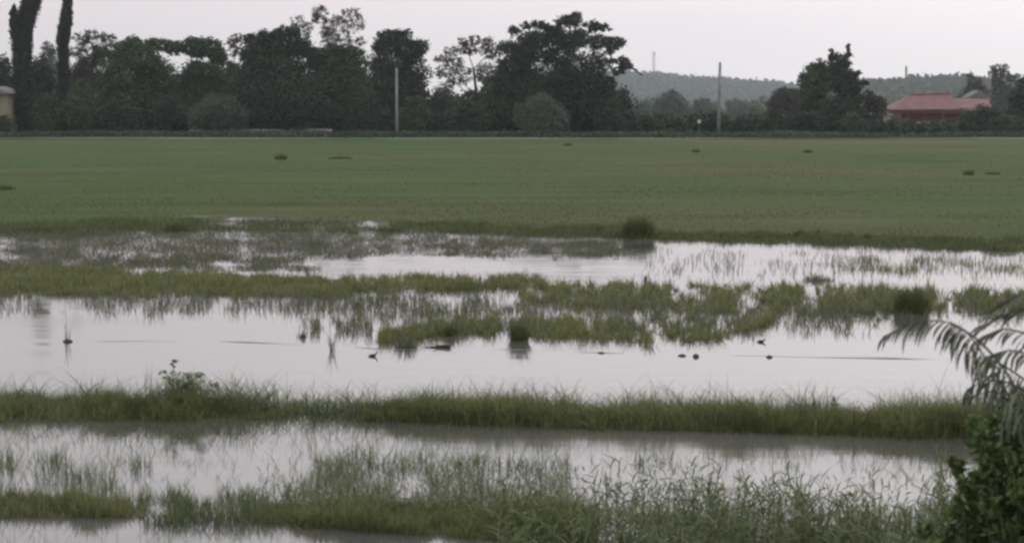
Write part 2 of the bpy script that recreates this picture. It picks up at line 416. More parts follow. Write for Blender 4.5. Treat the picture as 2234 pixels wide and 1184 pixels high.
# bank across the near water
stuff('bank_grass', 'thick green grass along the long low bank across the near water', M['grass'], [
    part(-60, 190, [(-60, 868), (190, 880)], [(-60, 925), (190, 915)], 2600, (.12, .3), (.006, .012), clump=.48, cs=(50, 20), seed=2),
    part(160, 600, [(160, 880), (600, 893)], [(160, 912), (600, 915)], 10000, [(160, .2), (240, .3), (330, .27), (440, .32), (480, .2), (600, .12)], (.005, .011), clump=.3, cs=(60, 20), seed=3),
    part(560, 900, [(560, 885), (900, 895)], [(560, 915), (900, 922)], 2600, [(560, .10), (640, .22), (700, .1), (800, .14), (900, .26)], (.006, .010), clump=.54, cs=(40, 14), seed=4),
    part(780, 1000, [(780, 893), (1000, 893)], [(780, 918), (1000, 925)], 5000, [(780, .2), (1000, .4)], (.008, .014), clump=.2, cs=(70, 20), seed=14),
    part(900, 2260, [(900, 893), (1300, 902), (1700, 912), (2260, 925)], [(900, 922), (1300, 936), (1700, 946), (2260, 960)], 34000,
         [(900, .16), (1000, .3), (1110, .33), (1220, .24), (1290, .2), (1390, .29), (1480, .24), (1610, .36), (1700, .24), (1760, .2), (1850, .29), (1890, .22), (1980, .4), (2100, .4), (2260, .4)], (.005, .011), clump=.3, cs=(80, 20), seed=5),
    tufted(860, 2260, [(860, 890), (1300, 902), (1700, 912), (2260, 925)], [(860, 920), (1300, 938), (1700, 948), (2260, 962)], 1150,
         [(860, .26), (1000, .5), (1110, .52), (1220, .38), (1290, .32), (1390, .48), (1480, .38), (1610, .56), (1700, .4), (1760, .32), (1850, .46), (1890, .34), (1980, .58), (2260, .6)], (.005, .010), per=26, rad=.07, clump=.25, cs=(60, 20), seed=91, hs=.28, bend=(.2, 1.3), seg=4),
    tufted(-420, -30, [(-420, 880), (-30, 876)], [(-420, 922), (-30, 922)], 380, .34, (.005, .010), per=24, rad=.08, clump=.3, cs=(60, 20), seed=96, hs=.3, bend=(.2, 1.3), seg=4),
    tufted(2230, 2660, [(2230, 925), (2660, 935)], [(2230, 962), (2660, 972)], 420, .4, (.005, .010), per=26, rad=.08, clump=.25, cs=(60, 20), seed=97, hs=.3, bend=(.2, 1.3), seg=4),
    tufted(-60, 600, [(-60, 872), (600, 888)], [(-60, 922), (600, 916)], 380, [(-60, .26), (170, .3), (240, .42), (330, .38), (440, .44), (480, .3), (600, .22)], (.005, .010), per=22, rad=.07, clump=.4, cs=(60, 20), seed=92, hs=.3, bend=(.2, 1.3), seg=4),
])
stuff('spilling_grass', 'sparse grass stems spilling off the bank foot into the water', M['reed'], [
    gap(sparse(-60, 2260, 905, 965, 3600, (.06, .24), (.004, .008), bend=(.3, 1.6), clump=.45, cs=(60, 16), seed=81, seg=3, lean=.35)),
    sparse(-60, 900, 880, 930, 1500, (.1, .34), (.004, .008), bend=(.3, 1.6), clump=.42, cs=(60, 16), seed=82, seg=3, lean=.3)])
stuff('wispy_grass', 'dark thin curling grass tips rising from the long bank', M['reed'], [
    gap(part(-60, 2260, [(-60, 870), (560, 885), (1700, 910), (2260, 925)], [(-60, 915), (560, 908), (1700, 930), (2260, 945)], 6500, (.3, .72), (.006, .011), bend=(.5, 1.7), clump=.4, cs=(70, 20), seed=6, seg=5, lean=.3)),
    part(560, 960, [(560, 880), (960, 890)], [(560, 915), (960, 922)], 700, (.3, .6), (.006, .011), bend=(.5, 1.5), clump=.3, cs=(40, 20), seed=66, seg=5, lean=.25),
])
# near grass, bottom of the picture
stuff('near_grass', 'low green grass mounds standing in the nearest water', M['grass'], [
    part(-60, 330, [(-60, 1088), (330, 1098)], [(-60, 1128), (330, 1130)], 4500, [(-60, .24), (60, .22), (190, .3), (330, .1)], (.006, .01), clump=.3, cs=(60, 22), seed=7),
    part(540, 1300, [(540, 1105), (700, 1110), (1300, 1120)], [(540, 1135), (760, 1158), (1300, 1195)], 20000, [(540, .12), (640, .2), (760, .3), (900, .26), (1050, .22), (1200, .3), (1300, .35)], (.006, .011), clump=.22, cs=(70, 25), seed=8),
])
stuff('near_tufts', 'loose taller tufts rising from the nearest grass mounds', M['grass'], [
    tufted(-420, -30, [(-420, 1080), (-30, 1080)], [(-420, 1130), (-30, 1130)], 260, .26, (.005, .009), per=20, rad=.06, clump=.3, cs=(60, 22), seed=98, bend=(.2, 1.4), seg=4),
    tufted(-60, 340, [(-60, 1080), (340, 1090)], [(-60, 1130), (340, 1135)], 130, [(-60, .24), (190, .3), (340, .16)], (.005, .009), per=18, rad=.05, clump=.35, cs=(60, 22), seed=93, bend=(.2, 1.4), seg=4),
    tufted(520, 1320, [(520, 1098), (1320, 1110)], [(520, 1140), (760, 1160), (1320, 1190)], 420, [(520, .16), (760, .3), (1050, .24), (1320, .34)], (.005, .009), per=20, rad=.05, clump=.35, cs=(60, 25), seed=94, bend=(.2, 1.4), seg=4),
    tufted(-60, 2200, [(-60, 985), (2200, 1010)], [(-60, 1090), (2200, 1100)], 150, .22, (.004, .008), per=9, rad=.05, clump=.48, cs=(60, 25), seed=95, bend=(.3, 1.6), seg=4)])
stuff('thin_water_grass', 'thin grey green grass stems scattered through the nearest water', M['reed'], [
    sparse(-40, 330, 980, 1110, 900, (.15, .4), (.004, .007), bend=(.2, .8), clump=.45, cs=(60, 30), seed=9, seg=4, lean=.2),
    sparse(300, 620, 1080, 1150, 1900, (.14, .32), (.004, .008), bend=(.2, .8), clump=.42, cs=(50, 30), seed=10, seg=4, lean=.2),
    sparse(560, 1250, 985, 1130, 3400, (.16, .42), (.004, .008), bend=(.3, 1.5), clump=.45, cs=(60, 30), seed=11, seg=4, lean=.2),
    sparse(-60, 2200, 935, 1030, 1500, (.12, .28), (.003, .006), bend=(.2, .9), clump=.45, cs=(60, 30), seed=12, seg=4, lean=.2),
    sparse(-60, 700, 1170, 1260, 260, (.12, .26), (.003, .006), bend=(.2, .9), clump=.45, cs=(60, 30), seed=13, seg=4, lean=.2),
])
# mid grass belts
stuff('flooded_grass_belt', 'long belts of green grass rising from the flood before the field', M['grass'], [
    part(-80, 760, [(-80, 575), (760, 612)], [(-80, 650), (300, 640), (760, 648)], 34000, (.05, .28), (.013, .022), clump=.32, cs=(60, 30), seed=21, seg=2, sg=.16),
    tufted(700, 1190, [(700, 606), (1190, 602)], [(700, 646), (1190, 628)], 620, .27, (.011, .018), clump=.36, cs=(70, 18), seed=22),
    tufted(1130, 2290, [(1130, 622), (1400, 618), (2290, 634)], [(1130, 664), (1500, 684), (1700, 688), (2290, 682)], 1150, .30, (.011, .018), clump=.44, cs=(48, 40), seed=23),
    tufted(830, 1690, [(830, 726), (1000, 692), (1300, 700), (1690, 690)], [(830, 748), (1100, 732), (1420, 756), (1560, 742), (1690, 708)], 760, .27, (.009, .015), clump=.43, cs=(46, 34), seed=24, rad=.08),
    tufted(-80, 760, [(-80, 578), (760, 606)], [(-80, 652), (760, 652)], 420, .3, (.011, .018), clump=.35, cs=(60, 20), seed=28),
    tufted(-420, -50, [(-420, 572), (-50, 575)], [(-420, 650), (-50, 652)], 420, .28, (.011, .018), clump=.3, cs=(60, 20), seed=99),
    tufted(2250, 2660, [(2250, 634), (2660, 640)], [(2250, 682), (2660, 690)], 240, .3, (.011, .018), clump=.35, cs=(60, 20), seed=100),
    tufted(640, 2290, [(640, 640), (2290, 640)], [(640, 715), (2290, 715)], 150, .3, (.009, .015), per=12, clump=.5, cs=(50, 30), seed=29, rad=.06),
    part(1700, 2280, [(1700, 545), (2280, 560)], [(1700, 600), (2280, 610)], 1600, (.1, .3), (.012, .02), clump=.6, cs=(70, 12), seed=25, seg=2),
])
stuff('flooded_fringe_grass', 'sparse upright grass standing in shallow water at the edge of the belts', M['grass_grey'], [
    part(-80, 1400, [(-80, 508), (420, 500), (1000, 512), (1400, 530)], [(-80, 560), (1400, 570)], 15000, (.06, .2), (.012, .022), clump=.5, cs=(120, 12), seed=31, seg=2),
    part(-80, 700, [(-80, 545), (700, 560)], [(-80, 595), (700, 590)], 14000, (.06, .2), (.014, .024), clump=.4, cs=(160, 16), seed=47, seg=2),
    part(-80, 1360, [(-80, 500), (600, 498), (1360, 520)], [(-80, 566), (500, 566), (900, 556), (1360, 566)], 42000, (.05, .17), (.014, .024), clump=.33, cs=(200, 16), seed=45, seg=2),
    part(400, 1350, [(400, 512), (1350, 530)], [(400, 556), (1000, 552), (1350, 560)], 9000, (.05, .16), (.012, .02), clump=.35, cs=(160, 20), seed=41, seg=2),
    sparse(-80, 2280, 640, 690, 7000, (.08, .36), (.009, .015), clump=.48, cs=(40, 30), seed=32, seg=3, lean=.15),
    sparse(650, 1900, 660, 735, 5200, (.08, .36), (.009, .014), clump=.5, cs=(36, 30), seed=33, seg=3, lean=.15),
    sparse(1380, 2280, 535, 610, 1300, (.1, .3), (.01, .016), clump=.5, cs=(40, 20), seed=34, seg=3, lean=.15),
])
stuff('shore_grass', 'taller rough dark grass along the shoreline of the field', M['grass_dark'], [
    part(-80, 2300, [(-80, 494), (420, 482), (700, 480), (1000, 494), (1350, 502), (1700, 512), (2000, 520), (2300, 530)], [(-80, 522), (420, 508), (700, 506), (1000, 512), (1350, 522), (1700, 533), (2000, 543), (2300, 555)], 30000, (.06, .3), (.014, .026), clump=.4, cs=(70, 10), seed=71, seg=2, sg=.14)])
# short sward of the field, denser near
n_ = 170000
py = 555 - 235 * rng.uniform(0, 1, n_) ** 2.3; px = U(-150, 2380, n_)
P = ground(px, py, .12); P[:, 2] = height(P[:, 0], P[:, 1])
nn = fbm(P[:, 0] * .12, P[:, 1] * .2, 51)
k_ = (P[:, 2] > .015) & (nn > U(.15, .55, n_)); P = P[k_]; nn = nn[k_]; n_ = len(P)
fp = [(P - [0, 0, .01], U(.025, .07, n_) * (.5 + nn), U(.018, .03, n_) * P[:, 1] / 55, U(.1, .7, n_), 2, .3)]
stuff('field_grass', 'short uneven sward covering the wide green field', M['field'], fp)

# leafy reeds with arching side leaves: bottom right
def reeds(name, label, mat, P, H, nl, LL, LW):
    Vb = []; R = []
    A = []; Bp = []; D = []; Ln = []; W = []; Dr = []
    for p, h in zip(P, H):
        lean = Vector((random.gauss(0, .18), random.gauss(0, .18), 1)).normalized()
        A.append(p); D.append(lean); Ln.append(h); W.append(LW * .45); Dr.append(random.uniform(0, .15))
        a0 = random.uniform(0, 6.28)
        for j in range(nl):
            t = .25 + .75 * (j + random.random()) / nl
            a = a0 + j * 2.6 + random.gauss(0, .3)
            el = random.uniform(.4, 1.3)
            A.append(np.array(p) + np.array(lean) * h * t); D.append(Vector((math.cos(a) * math.cos(el), math.sin(a) * math.cos(el), math.sin(el))))
            Ln.append(LL * random.uniform(.5, 1.2)); W.append(LW * random.uniform(.7, 1.2)); Dr.append(random.uniform(.2, .9))
    A = np.array(A); D = np.array([tuple(d) for d in D]); Ln = np.array(Ln); W = np.array(W); Dr = np.array(Dr)
    n = len(A)
    side = np.cross(D, [0, 0, 1]); side /= np.linalg.norm(side, axis=1)[:, None] + 1e-6
    tilt = rng.normal(0, .6, n)[:, None]; nrm = np.cross(side, D); side = side * np.cos(tilt) + nrm * np.sin(tilt)
    seg = 4; Vs = []
    for t in np.linspace(0, 1, seg + 1):
        c = A + D * (Ln * t)[:, None] - np.array([0, 0, 1]) * (Ln * Dr * t * t * .7)[:, None]
        if t < 1:
            wd = (W * .5 * (.35 + 1.3 * math.sin(math.pi * min(1, t * .75 + .18))) * (1 - t ** 3))[:, None]
            Vs += [c - side * wd, c + side * wd]
        else: Vs.append(c)
    k = 2 * seg + 1; base = np.arange(n) * k
    Ls = [np.stack([base + 2 * s, base + 2 * s + 1, base + 2 * s + 3, base + 2 * s + 2], -1) for s in range(seg - 1)]
    q = 2 * (seg - 1); Ls.append(np.stack([base + q, base + q + 1, base + q + 2], -1))
    loops = np.concatenate(Ls, 1).ravel(); totals = np.tile(np.array([4] * (seg - 1) + [3]), n)
    o = fast_mesh(name, np.stack(Vs, 1).reshape(-1, 3), loops, np.concatenate([[0], np.cumsum(totals)[:-1]]), totals, mat, None, np.repeat(rng.uniform(0, 1, n), k))
    return tag(o, label, kind='stuff')
P1, px, py = band(1090, 2180, [(1090, 1120), (1350, 1080), (1650, 1092), (1900, 1090), (2180, 1060)], [(1090, 1330), (2180, 1330)], 1700, .42, (110, 60), 61)
reeds('leafy_water_grass', 'tangle of arching leafy grass in the near water at lower right', M['reed'], P1, U(.16, .58, len(P1)), 5, .22, .0095)
P2, px, py = band(560, 1300, [(560, 1075), (1300, 1080)], [(560, 1140), (1300, 1180)], 620, .42, (60, 30), 62)
reeds('curling_water_grass', 'thin curling leafy grass rising above the near grass mound', M['reed'], P2, U(.15, .35, len(P2)), 3, .12, .006)
P3, px, py = band(1130, 2150, [(1130, 1110), (1400, 1110), (1650, 1130), (2150, 1100)], [(1130, 1340), (2150, 1340)], 7000, .42, (120, 50), 63)
stuff('low_water_grass', 'low green growth beneath the arching leafy grass at lower right', M['grass'], [(P3, U(.08, .26, len(P3)), U(.007, .012, len(P3)), U(.2, .8, len(P3)), 3, .2)])

# ------------------------------------------------------------------ leaf clouds
def leaf_cloud(C, R, n_sub, n_leaf, size, sub_r=.3, flat=.8, droop=0.0):
    """C centres (k,3), R radii (k,3): leaves gathered in small clumps through each lump's volume"""
    out = []; k = len(C)
    cs = []
    for c, r, ns in zip(C, R, n_sub):
        u = rng.normal(size=(ns, 3)); u /= np.linalg.norm(u, axis=1)[:, None]
        rad = rng.uniform(.25, 1, ns) ** .5
        cc = c + u * rad[:, None] * r
        sr = rng.uniform(.6, 1.3, ns)[:, None] * np.mean(r) * sub_r
        g_ = rng.normal(size=(ns, n_leaf, 3)) * .5
        g_[..., 2] *= flat
        out.append((cc[:, None, :] + g_ * sr[:, None, :]).reshape(-1, 3))
        cs.append(np.repeat(rng.uniform(0, 1, ns), n_leaf))
    P = np.concatenate(out); cl = np.concatenate(cs); n = len(P)
    return P, cl
def leaf_mesh(name, P, cl, size, mat, parent=None, pointed=False):
    n = len(P)
    a = rng.normal(size=(n, 3)); a /= np.linalg.norm(a, axis=1)[:, None]
    b_ = rng.normal(size=(n, 3)); b_ -= a * (a * b_).sum(1)[:, None]; b_ /= np.linalg.norm(b_, axis=1)[:, None]
    s = (size * rng.uniform(.5, 1.25, n))[:, None]
    if pointed:
        q = [(0, -1), (.32, -.1), (0, 1), (-.32, -.1)]
    else:
        q = [(-.8, -.55), (.35, -.8), (.75, .5), (-.3, .85)]
    V = np.stack([P + a * s * u * .5 + b_ * s * v * .5 for u, v in q], 1).reshape(-1, 3)
    loops = np.arange(n * 4); tot = np.full(n, 4)
    r = np.clip(cl * .75 + rng.uniform(0, .3, n), 0, 1)
    return fast_mesh(name, V, loops, np.arange(n) * 4, tot, mat, parent, np.repeat(r, 4))

def tree(name, label, D, base, lumps, mat='tree_dark', cat='tree', leaf=.42, fill=1.0, trunk=.32, group=None, sub_r=.4, limbs=True, flat=.8, fork=.45, depth=.9, bark='bark', baseY=None):
    s = scale_at(D)
    zb = 0.1
    bpt = at(base[0], 290, D); root = Vector((bpt[0], D, float(height(np.array([bpt[0]]), np.array([float(D)]))[0]) - .05))
    e = empty(name, root); tag(e, label, cat, group)
    C = []; R = []; ns = []
    for lm in lumps:
        px_, py_, rx, ry = lm[:4]; d = lm[4] if len(lm) > 4 else 1.0
        rm = (rx + ry) / 2 / s
        c = at(px_, py_, D + random.uniform(-.5, .5) * rm * depth)
        C.append(c - np.array(root)); R.append((rx / s * .85, rm * depth, ry / s * .85))
        ns.append(max(5, int(1.35 * fill * d ** .9 * (rx * ry) / (s * s) / (leaf * leaf))))
    C = np.array(C); R = np.array(R)
    air = np.array([(lm[4] if len(lm) > 4 else 1.0) < .75 for lm in lumps])
    P = np.zeros((0, 3)); cl = np.zeros(0)
    if (~air).any(): P, cl = leaf_cloud(C[~air], R[~air], [int(ns[i_] * 1.5) for i_ in np.where(~air)[0]], 34, leaf, sub_r, flat)
    if air.any():                      # thin outer sprays: small loose clumps, sky between them
        P2_, cl2 = leaf_cloud(C[air], R[air] * 1.3, [int(ns[i_] * 3.1) + 9 for i_ in np.where(air)[0]], 11, leaf, .3, flat)
        P = np.concatenate([P, P2_]); cl = np.concatenate([cl, cl2])
    P = P[P[:, 2] > 0.05]; cl = cl[:len(P)]
    leaf_mesh('crown', P, cl, leaf, M[mat], e)
    mb = MB()
    ztop = max(c[2] for c in C)
    if limbs:
        # trunk to the fork, a limb to each lump and twigs from it
        cx = float(np.mean(C[:, 0])); fz = ztop * fork
        fk = Vector((cx * .35, 0, fz))
        mb.tube([(0, 0, -.1), (fk.x * .3, 0, fz * .35), tuple(fk)], [trunk, trunk * .78, trunk * .6], 7)
        order = sorted(range(len(C)), key=lambda i_: (Vector(C[i_]) - fk).length)
        done = []
        for i_ in order:
            c, r = Vector(C[i_]), R[i_]
            st = fk if c.z > fz else Vector((fk.x * c.z / max(fz, .1) * .5, 0, c.z * .5)); rt_ = .3
            best = (c - st).length
            for p_ in done:
                dl = (c - p_).length * 1.25
                if p_.z < c.z + .5 and dl < best: best = dl; st = p_; rt_ = .17
            if c.z > fz: done.append(c)
            mid = st.lerp(c, .5) + Vector((random.gauss(0, .25), random.gauss(0, .25), random.uniform(-.35, .1))) * min(1, best / 3)
            mb.tube([tuple(st), tuple(mid), tuple(c + Vector((0, 0, r[2] * .3)))], [trunk * rt_, trunk * rt_ * .7, trunk * .07], 5)
            for q in range(4):
                tip = c + Vector((random.uniform(-1, 1) * r[0], random.uniform(-.6, .6) * r[1], random.uniform(-.4, 1) * r[2]))
                mb.tube([tuple(mid.lerp(c, .3)), tuple(mid.lerp(tip, .6)), tuple(tip)], [trunk * .16, trunk * .1, .02], 4)
    else:
        mb.tube([(0, 0, -.1), (0, 0, ztop * .5), (0, 0, ztop * .9)], [trunk, trunk * .7, trunk * .2], 7)
    mb.build('trunk', M[bark], e)
    return e

T = 255
# two tall columnar trees at the left
def column_tree(label, D, base, prof, trunk, tip=None):
    s = scale_at(D); bpt = at(base[0], 290, D); root = Vector((bpt[0], D, .1))
    e = empty('columnar_tree', root); tag(e, label, 'tree')
    C = []; R = []; ns = []
    segs = list(zip(prof, prof[1:])) + (list(zip(tip, tip[1:])) if tip else [])
    for (y0, l0, r0), (y1, l1, r1) in segs:
        k = max(2, int(abs(y1 - y0) / 9))
        for j in range(k):
            t = j / k; yy = y0 + (y1 - y0) * t; l_ = l0 + (l1 - l0) * t; r_ = r0 + (r1 - r0) * t
            C.append(at((l_ + r_) / 2 + random.uniform(-1.5, 1.5), yy, D) - np.array(root)); wdt = (r_ - l_) / 2 / s
            R.append((wdt * .85, wdt * .85, 9 / s)); ns.append(int(60 * max(.5, wdt)))
    P, cl = leaf_cloud(np.array(C), np.array(R), ns, 14, .3, .26, 2.0)
    cl = cl[P[:, 2] > 0]; P = P[P[:, 2] > 0]
    leaf_mesh('crown', P, cl, .3, M['tree_column'], e)
    top = max(c[2] for c in C); bx = C[0][0]
    mb = MB().tube([(0, 0, -.1), (0, 0, top * .4), tuple(np.array(C[int(np.argmax([c[2] for c in C]))]) * [1, 1, .96])], [trunk, trunk * .8, trunk * .2], 8)
    mb.build('trunk', M['bark'], e)
M['tree_column'] = leaf_mat('tree_column', [(.024, .026, .022), (.038, .038, .034), (.046, .052, .042)], .05, .8, .1, .1)
column_tree('tall dark columnar tree standing farthest left with its top cut off by the picture edge', 250, (50, 290),
            [(285, 36, 76), (200, 27, 74), (120, 23, 73), (60, 18, 74), (45, 19, 78), (32, 34, 84), (14, 42, 90), (0, 46, 93), (-60, 50, 90), (-120, 56, 84)], .5, [(50, 18, 36), (30, 21, 36), (8, 26, 34)])
column_tree('narrower tall dark columnar tree just right of the leftmost columnar tree', 262, (140, 290),
            [(280, 126, 154), (200, 125, 154), (120, 122, 155), (80, 122, 156), (40, 127, 160), (10, 134, 159), (-20, 138, 158), (-60, 144, 154)], .35)

tree('low_tree', 'low dark tree at the left edge beside the leftmost columnar tree', 272, (8, 290), [(0, 165, 26, 40), (6, 140, 16, 20, .4), (20, 200, 20, 45), (90, 170, 22, 55), (100, 215, 30, 60)], 'tree_dark')
tree('pale_tree', 'pale hazy tree showing between the two columnar trees', 420, (108, 290), [(106, 110, 17, 22, .8), (96, 150, 18, 25), (118, 160, 22, 40), (110, 220, 35, 50)], 'tree_pale', leaf=.6)
tree('airy_tree', 'airy brownish tree with sky showing through its crown right of the columnar trees', 275, (200, 290),
     [(178, 86, 20, 13, .5), (205, 77, 24, 9, .6), (235, 85, 16, 14, .6), (166, 115, 14, 14, .35), (195, 105, 20, 14, .5), (220, 118, 26, 22, .8), (190, 140, 30, 20), (170, 180, 30, 40), (205, 200, 45, 60)], 'tree_brown', leaf=.34)
tree('round_tree', 'broad dark round tree whose top bulges over the dark hedge near left', 256, (300, 290),
     [(285, 98, 32, 18), (255, 115, 28, 26), (310, 125, 45, 30), (330, 98, 20, 16), (270, 165, 55, 50), (340, 170, 50, 50), (300, 235, 95, 55), (240, 240, 40, 50)], 'tree_green')
tree('spreading_tree', 'flat topped dark tree with a gap of sky under its spreading crown', 264, (440, 290),
     [(350, 96, 32, 13), (385, 106, 32, 17), (425, 94, 32, 13), (455, 105, 34, 22), (475, 125, 24, 26), (430, 112, 30, 18), (440, 160, 44, 30), (470, 180, 36, 50), (400, 190, 40, 42), (430, 235, 70, 50)], 'tree_green')
tree('edge_tree', 'small airy tree squeezed between the flat topped tree and big domed tree', 280, (512, 290), [(505, 95, 12, 10, .4), (520, 84, 14, 10, .5), (512, 112, 12, 14, .3), (508, 160, 24, 30), (512, 210, 36, 60)], 'tree_brown', leaf=.34)
tree('domed_tree', 'biggest domed dark tree left of the nearest pole', 250, (600, 290),
     [(545, 85, 20, 13), (585, 78, 36, 17), (625, 72, 32, 14), (610, 100, 65, 28), (560, 120, 42, 38), (660, 105, 32, 24), (600, 150, 85, 45), (545, 190, 34, 55), (620, 205, 90, 60), (590, 250, 95, 42), (690, 130, 26, 28)], 'tree_dark')
tree('bare_topped_tree', 'tall thin crowned reddish brown tree rising above the dark domed tree', 290, (715, 290),
     [(652, 50, 16, 14, .35), (640, 62, 12, 8, .2), (700, 28, 17, 15, .55), (690, 42, 10, 10, .4), (672, 60, 12, 14, .35), (735, 45, 13, 12, .4), (752, 35, 8, 15, .4), (772, 32, 13, 15, .4), (785, 50, 12, 14, .4), (758, 62, 16, 16, .45), (715, 62, 14, 18, .6), (722, 85, 22, 18, .7), (755, 88, 12, 12, .3), (785, 90, 10, 10, .2), (665, 78, 14, 10, .25), (725, 130, 34, 34)], 'tree_brown', leaf=.3, trunk=.42, fork=.62, sub_r=.34)
tree('full_tree', 'full dark tree below the thin crowned tree and beside the domed tree', 258, (740, 290),
     [(735, 112, 30, 16), (770, 112, 26, 18), (700, 130, 30, 30), (755, 150, 55, 40), (700, 190, 50, 55), (765, 210, 60, 60), (730, 255, 80, 38)], 'tree_green')
tree('knobbly_tree', 'dark knobbly crowned tree directly behind the nearest concrete pole', 266, (860, 290),
     [(840, 78, 22, 14), (868, 72, 20, 10), (888, 72, 12, 12), (860, 92, 50, 18), (915, 100, 24, 13), (830, 105, 22, 16), (895, 112, 40, 22), (850, 140, 50, 34), (905, 145, 26, 22, .7), (880, 190, 46, 50), (830, 200, 40, 60), (870, 245, 70, 50), (925, 160, 16, 16, .4)], 'tree_dark', leaf=.38)
tree('slender_tree', 'slender airy tree with bare dark trunk left of the great spreading tree', 262, (1046, 290),
     [(1010, 92, 12, 10, .5), (1035, 88, 12, 12, .6), (985, 112, 16, 9, .6), (1020, 108, 26, 10, .7), (1060, 98, 18, 16, .7), (1070, 118, 20, 10, .7), (965, 130, 16, 10, .5), (990, 140, 22, 16, .5), (962, 158, 14, 14, .5), (1005, 165, 26, 16, .55), (975, 185, 16, 12, .5), (1060, 160, 22, 22, .7)], 'tree_brown', leaf=.32, trunk=.34, fork=.7)
tree('great_spreading_tree', 'largest tree with wide tiered crown reaching right over the distant hill', 250, (1235, 290),
     [(1250, 36, 26, 9), (1240, 50, 32, 13), (1180, 54, 22, 10), (1150, 56, 14, 9, .6), (1125, 64, 18, 11, .9), (1205, 62, 26, 13), (1290, 58, 22, 13), (1315, 62, 20, 9), (1170, 85, 50, 18), (1240, 85, 60, 24), (1310, 92, 34, 18, .8), (1345, 92, 26, 12), (1335, 108, 18, 9), (1110, 105, 34, 16), (1160, 115, 50, 26), (1230, 125, 50, 28, .75), (1290, 130, 38, 22, .65), (1120, 145, 44, 30), (1180, 165, 34, 34, .7), (1230, 175, 45, 36), (1290, 165, 40, 26, .8), (1320, 140, 20, 13, .5), (1352, 132, 15, 8, .7), (1368, 140, 16, 15, .9), (1350, 155, 16, 9, .6), (1320, 182, 26, 20, .8), (1330, 200, 14, 12, .6), (1245, 215, 60, 34), (1300, 215, 30, 26)],
     'tree_dark', leaf=.36, trunk=.6, fork=.4)
mb = MB(); a_, b_, c_ = at(1350, 150, 250.5), at(1376, 146, 250.5), at(1402, 166, 250.5)
mb.tube([tuple(a_ - np.array(S.objects['great_spreading_tree'].location)), tuple(b_ - np.array(S.objects['great_spreading_tree'].location)), tuple(c_ - np.array(S.objects['great_spreading_tree'].location))], [.22, .2, .08], 6)
mb.build('branch', M['bark'], S.objects['great_spreading_tree'])
tree('understorey_tree', 'dark tree filling beneath the great spreading crown on its right', 262, (1290, 290), [(1270, 240, 60, 40), (1310, 250, 36, 36), (1220, 255, 60, 30), (1335, 240, 16, 28, .7)], 'tree_dark')
tree('dense_tree', 'dense dark tree between the slender tree and great spreading tree', 260, (1110, 290), [(1090, 185, 38, 38), (1120, 215, 46, 50), (1080, 245, 50, 40), (1150, 180, 30, 40)], 'tree_green')

def bush(label, D, px, top, w_, mat, name='bush', group=None, bottom=292, leaf=.34):
    h_ = bottom - top
    tree(name, label, D, (px, 290), [(px, top + h_ * .38, w_ * .32, h_ * .38), (px - w_ * .22, top + h_ * .58, w_ * .28, h_ * .36), (px + w_ * .24, top + h_ * .6, w_ * .26, h_ * .36), (px, top + h_ * .75, w_ * .42, h_ * .28)], mat, cat='bush', leaf=leaf, trunk=.12, group=group)
bush('rounded pale green bush under the flat topped tree', 247, 482, 204, 150, 'tree_pale')
bush('rounded pale green bush beneath the great spreading tree', 244, 1180, 203, 120, 'tree_pale')
bush('low dull bush hiding the foot of the beige house', 243, 6, 250, 60, 'tree_green')
bush('dull green bush between the two columnar trees', 250, 102, 195, 80, 'tree_green')
bush('greyish green bush right of the second columnar tree', 249, 178, 170, 80, 'tree_green')
bush('dark bush in front of the broad round tree', 247, 262, 215, 110, 'tree_dark')
bush('very dark bush beneath the flat topped tree, left of the rounded pale bush', 248, 372, 205, 90, 'tree_dark')
bush('dark bush left of the nearest pole', 248, 800, 210, 110, 'tree_dark')
bush('dark bush right of the nearest pole', 249, 905, 205, 80, 'tree_green')
bush('bluish grey bush below the gap of sky left of the slender tree', 268, 965, 185, 90, 'tree_pale')
bush('dark bush at the foot of the slender tree', 248, 1020, 215, 100, 'tree_dark')
bush('dark bush at the right foot of the great spreading tree', 247, 1330, 235, 75, 'tree_dark')
bush('small dark bush where the tree row ends and the hill shows', 255, 1372, 232, 50, 'tree_dark')
bush('dark bush beneath the domed tree', 247, 640, 225, 90, 'tree_dark')
bush('dark bush filling the foot of the full dark tree', 249, 715, 215, 90, 'tree_dark')

# shaded growth behind the trees, one continuous mass
C = []; R = []; ns = []
for i in range(90):
    px_ = random.uniform(-120, 1345); Y_ = random.uniform(272, 300)
    if 935 < px_ < 1000: ty = random.uniform(230, 260)
    else: ty = random.uniform(185, 265)
    C.append(at(px_, ty, Y_)); R.append((3.2, 2.5, 2.2)); ns.append(90)
for i in range(190):
    px_ = random.uniform(-120, 2340); Y_ = random.uniform(258, 285)
    C.append(at(px_, random.uniform(283, 291) if 1925 < px_ < 2060 else random.uniform(268, 288) if px_ > 1340 else random.uniform(250, 288), Y_)); R.append((2.6, 1.5, 1.5)); ns.append(60)
P, cl = leaf_cloud(np.array(C), np.array(R), ns, 14, .5, .4)
cl = cl[P[:, 2] > .05]; P = P[P[:, 2] > .05]
tag(leaf_mesh('undergrowth', P, cl, .6, M['tree_dark']), 'dark tangled growth closing the space behind the tree row', kind='stuff')

# strip of dark rank growth along the far edge of the field
nv_ = 26000
px = U(-150, 2380, nv_); D_ = U(238, 243, nv_)
X_ = (px - PW / 2) / FPX * D_
P = np.stack([X_, D_, height(X_, D_)], -1); hh = .75 + .7 * fbm(P[:, 0] * .12, D_ * .1, 77)
P[:, 2] += rng.uniform(0, 1, nv_) * hh * .8
tag(leaf_mesh('verge_growth', P, rng.uniform(0, 1, nv_), .34, M['tree_green']), 'dark rank verge growth along the far edge of the field', kind='stuff')

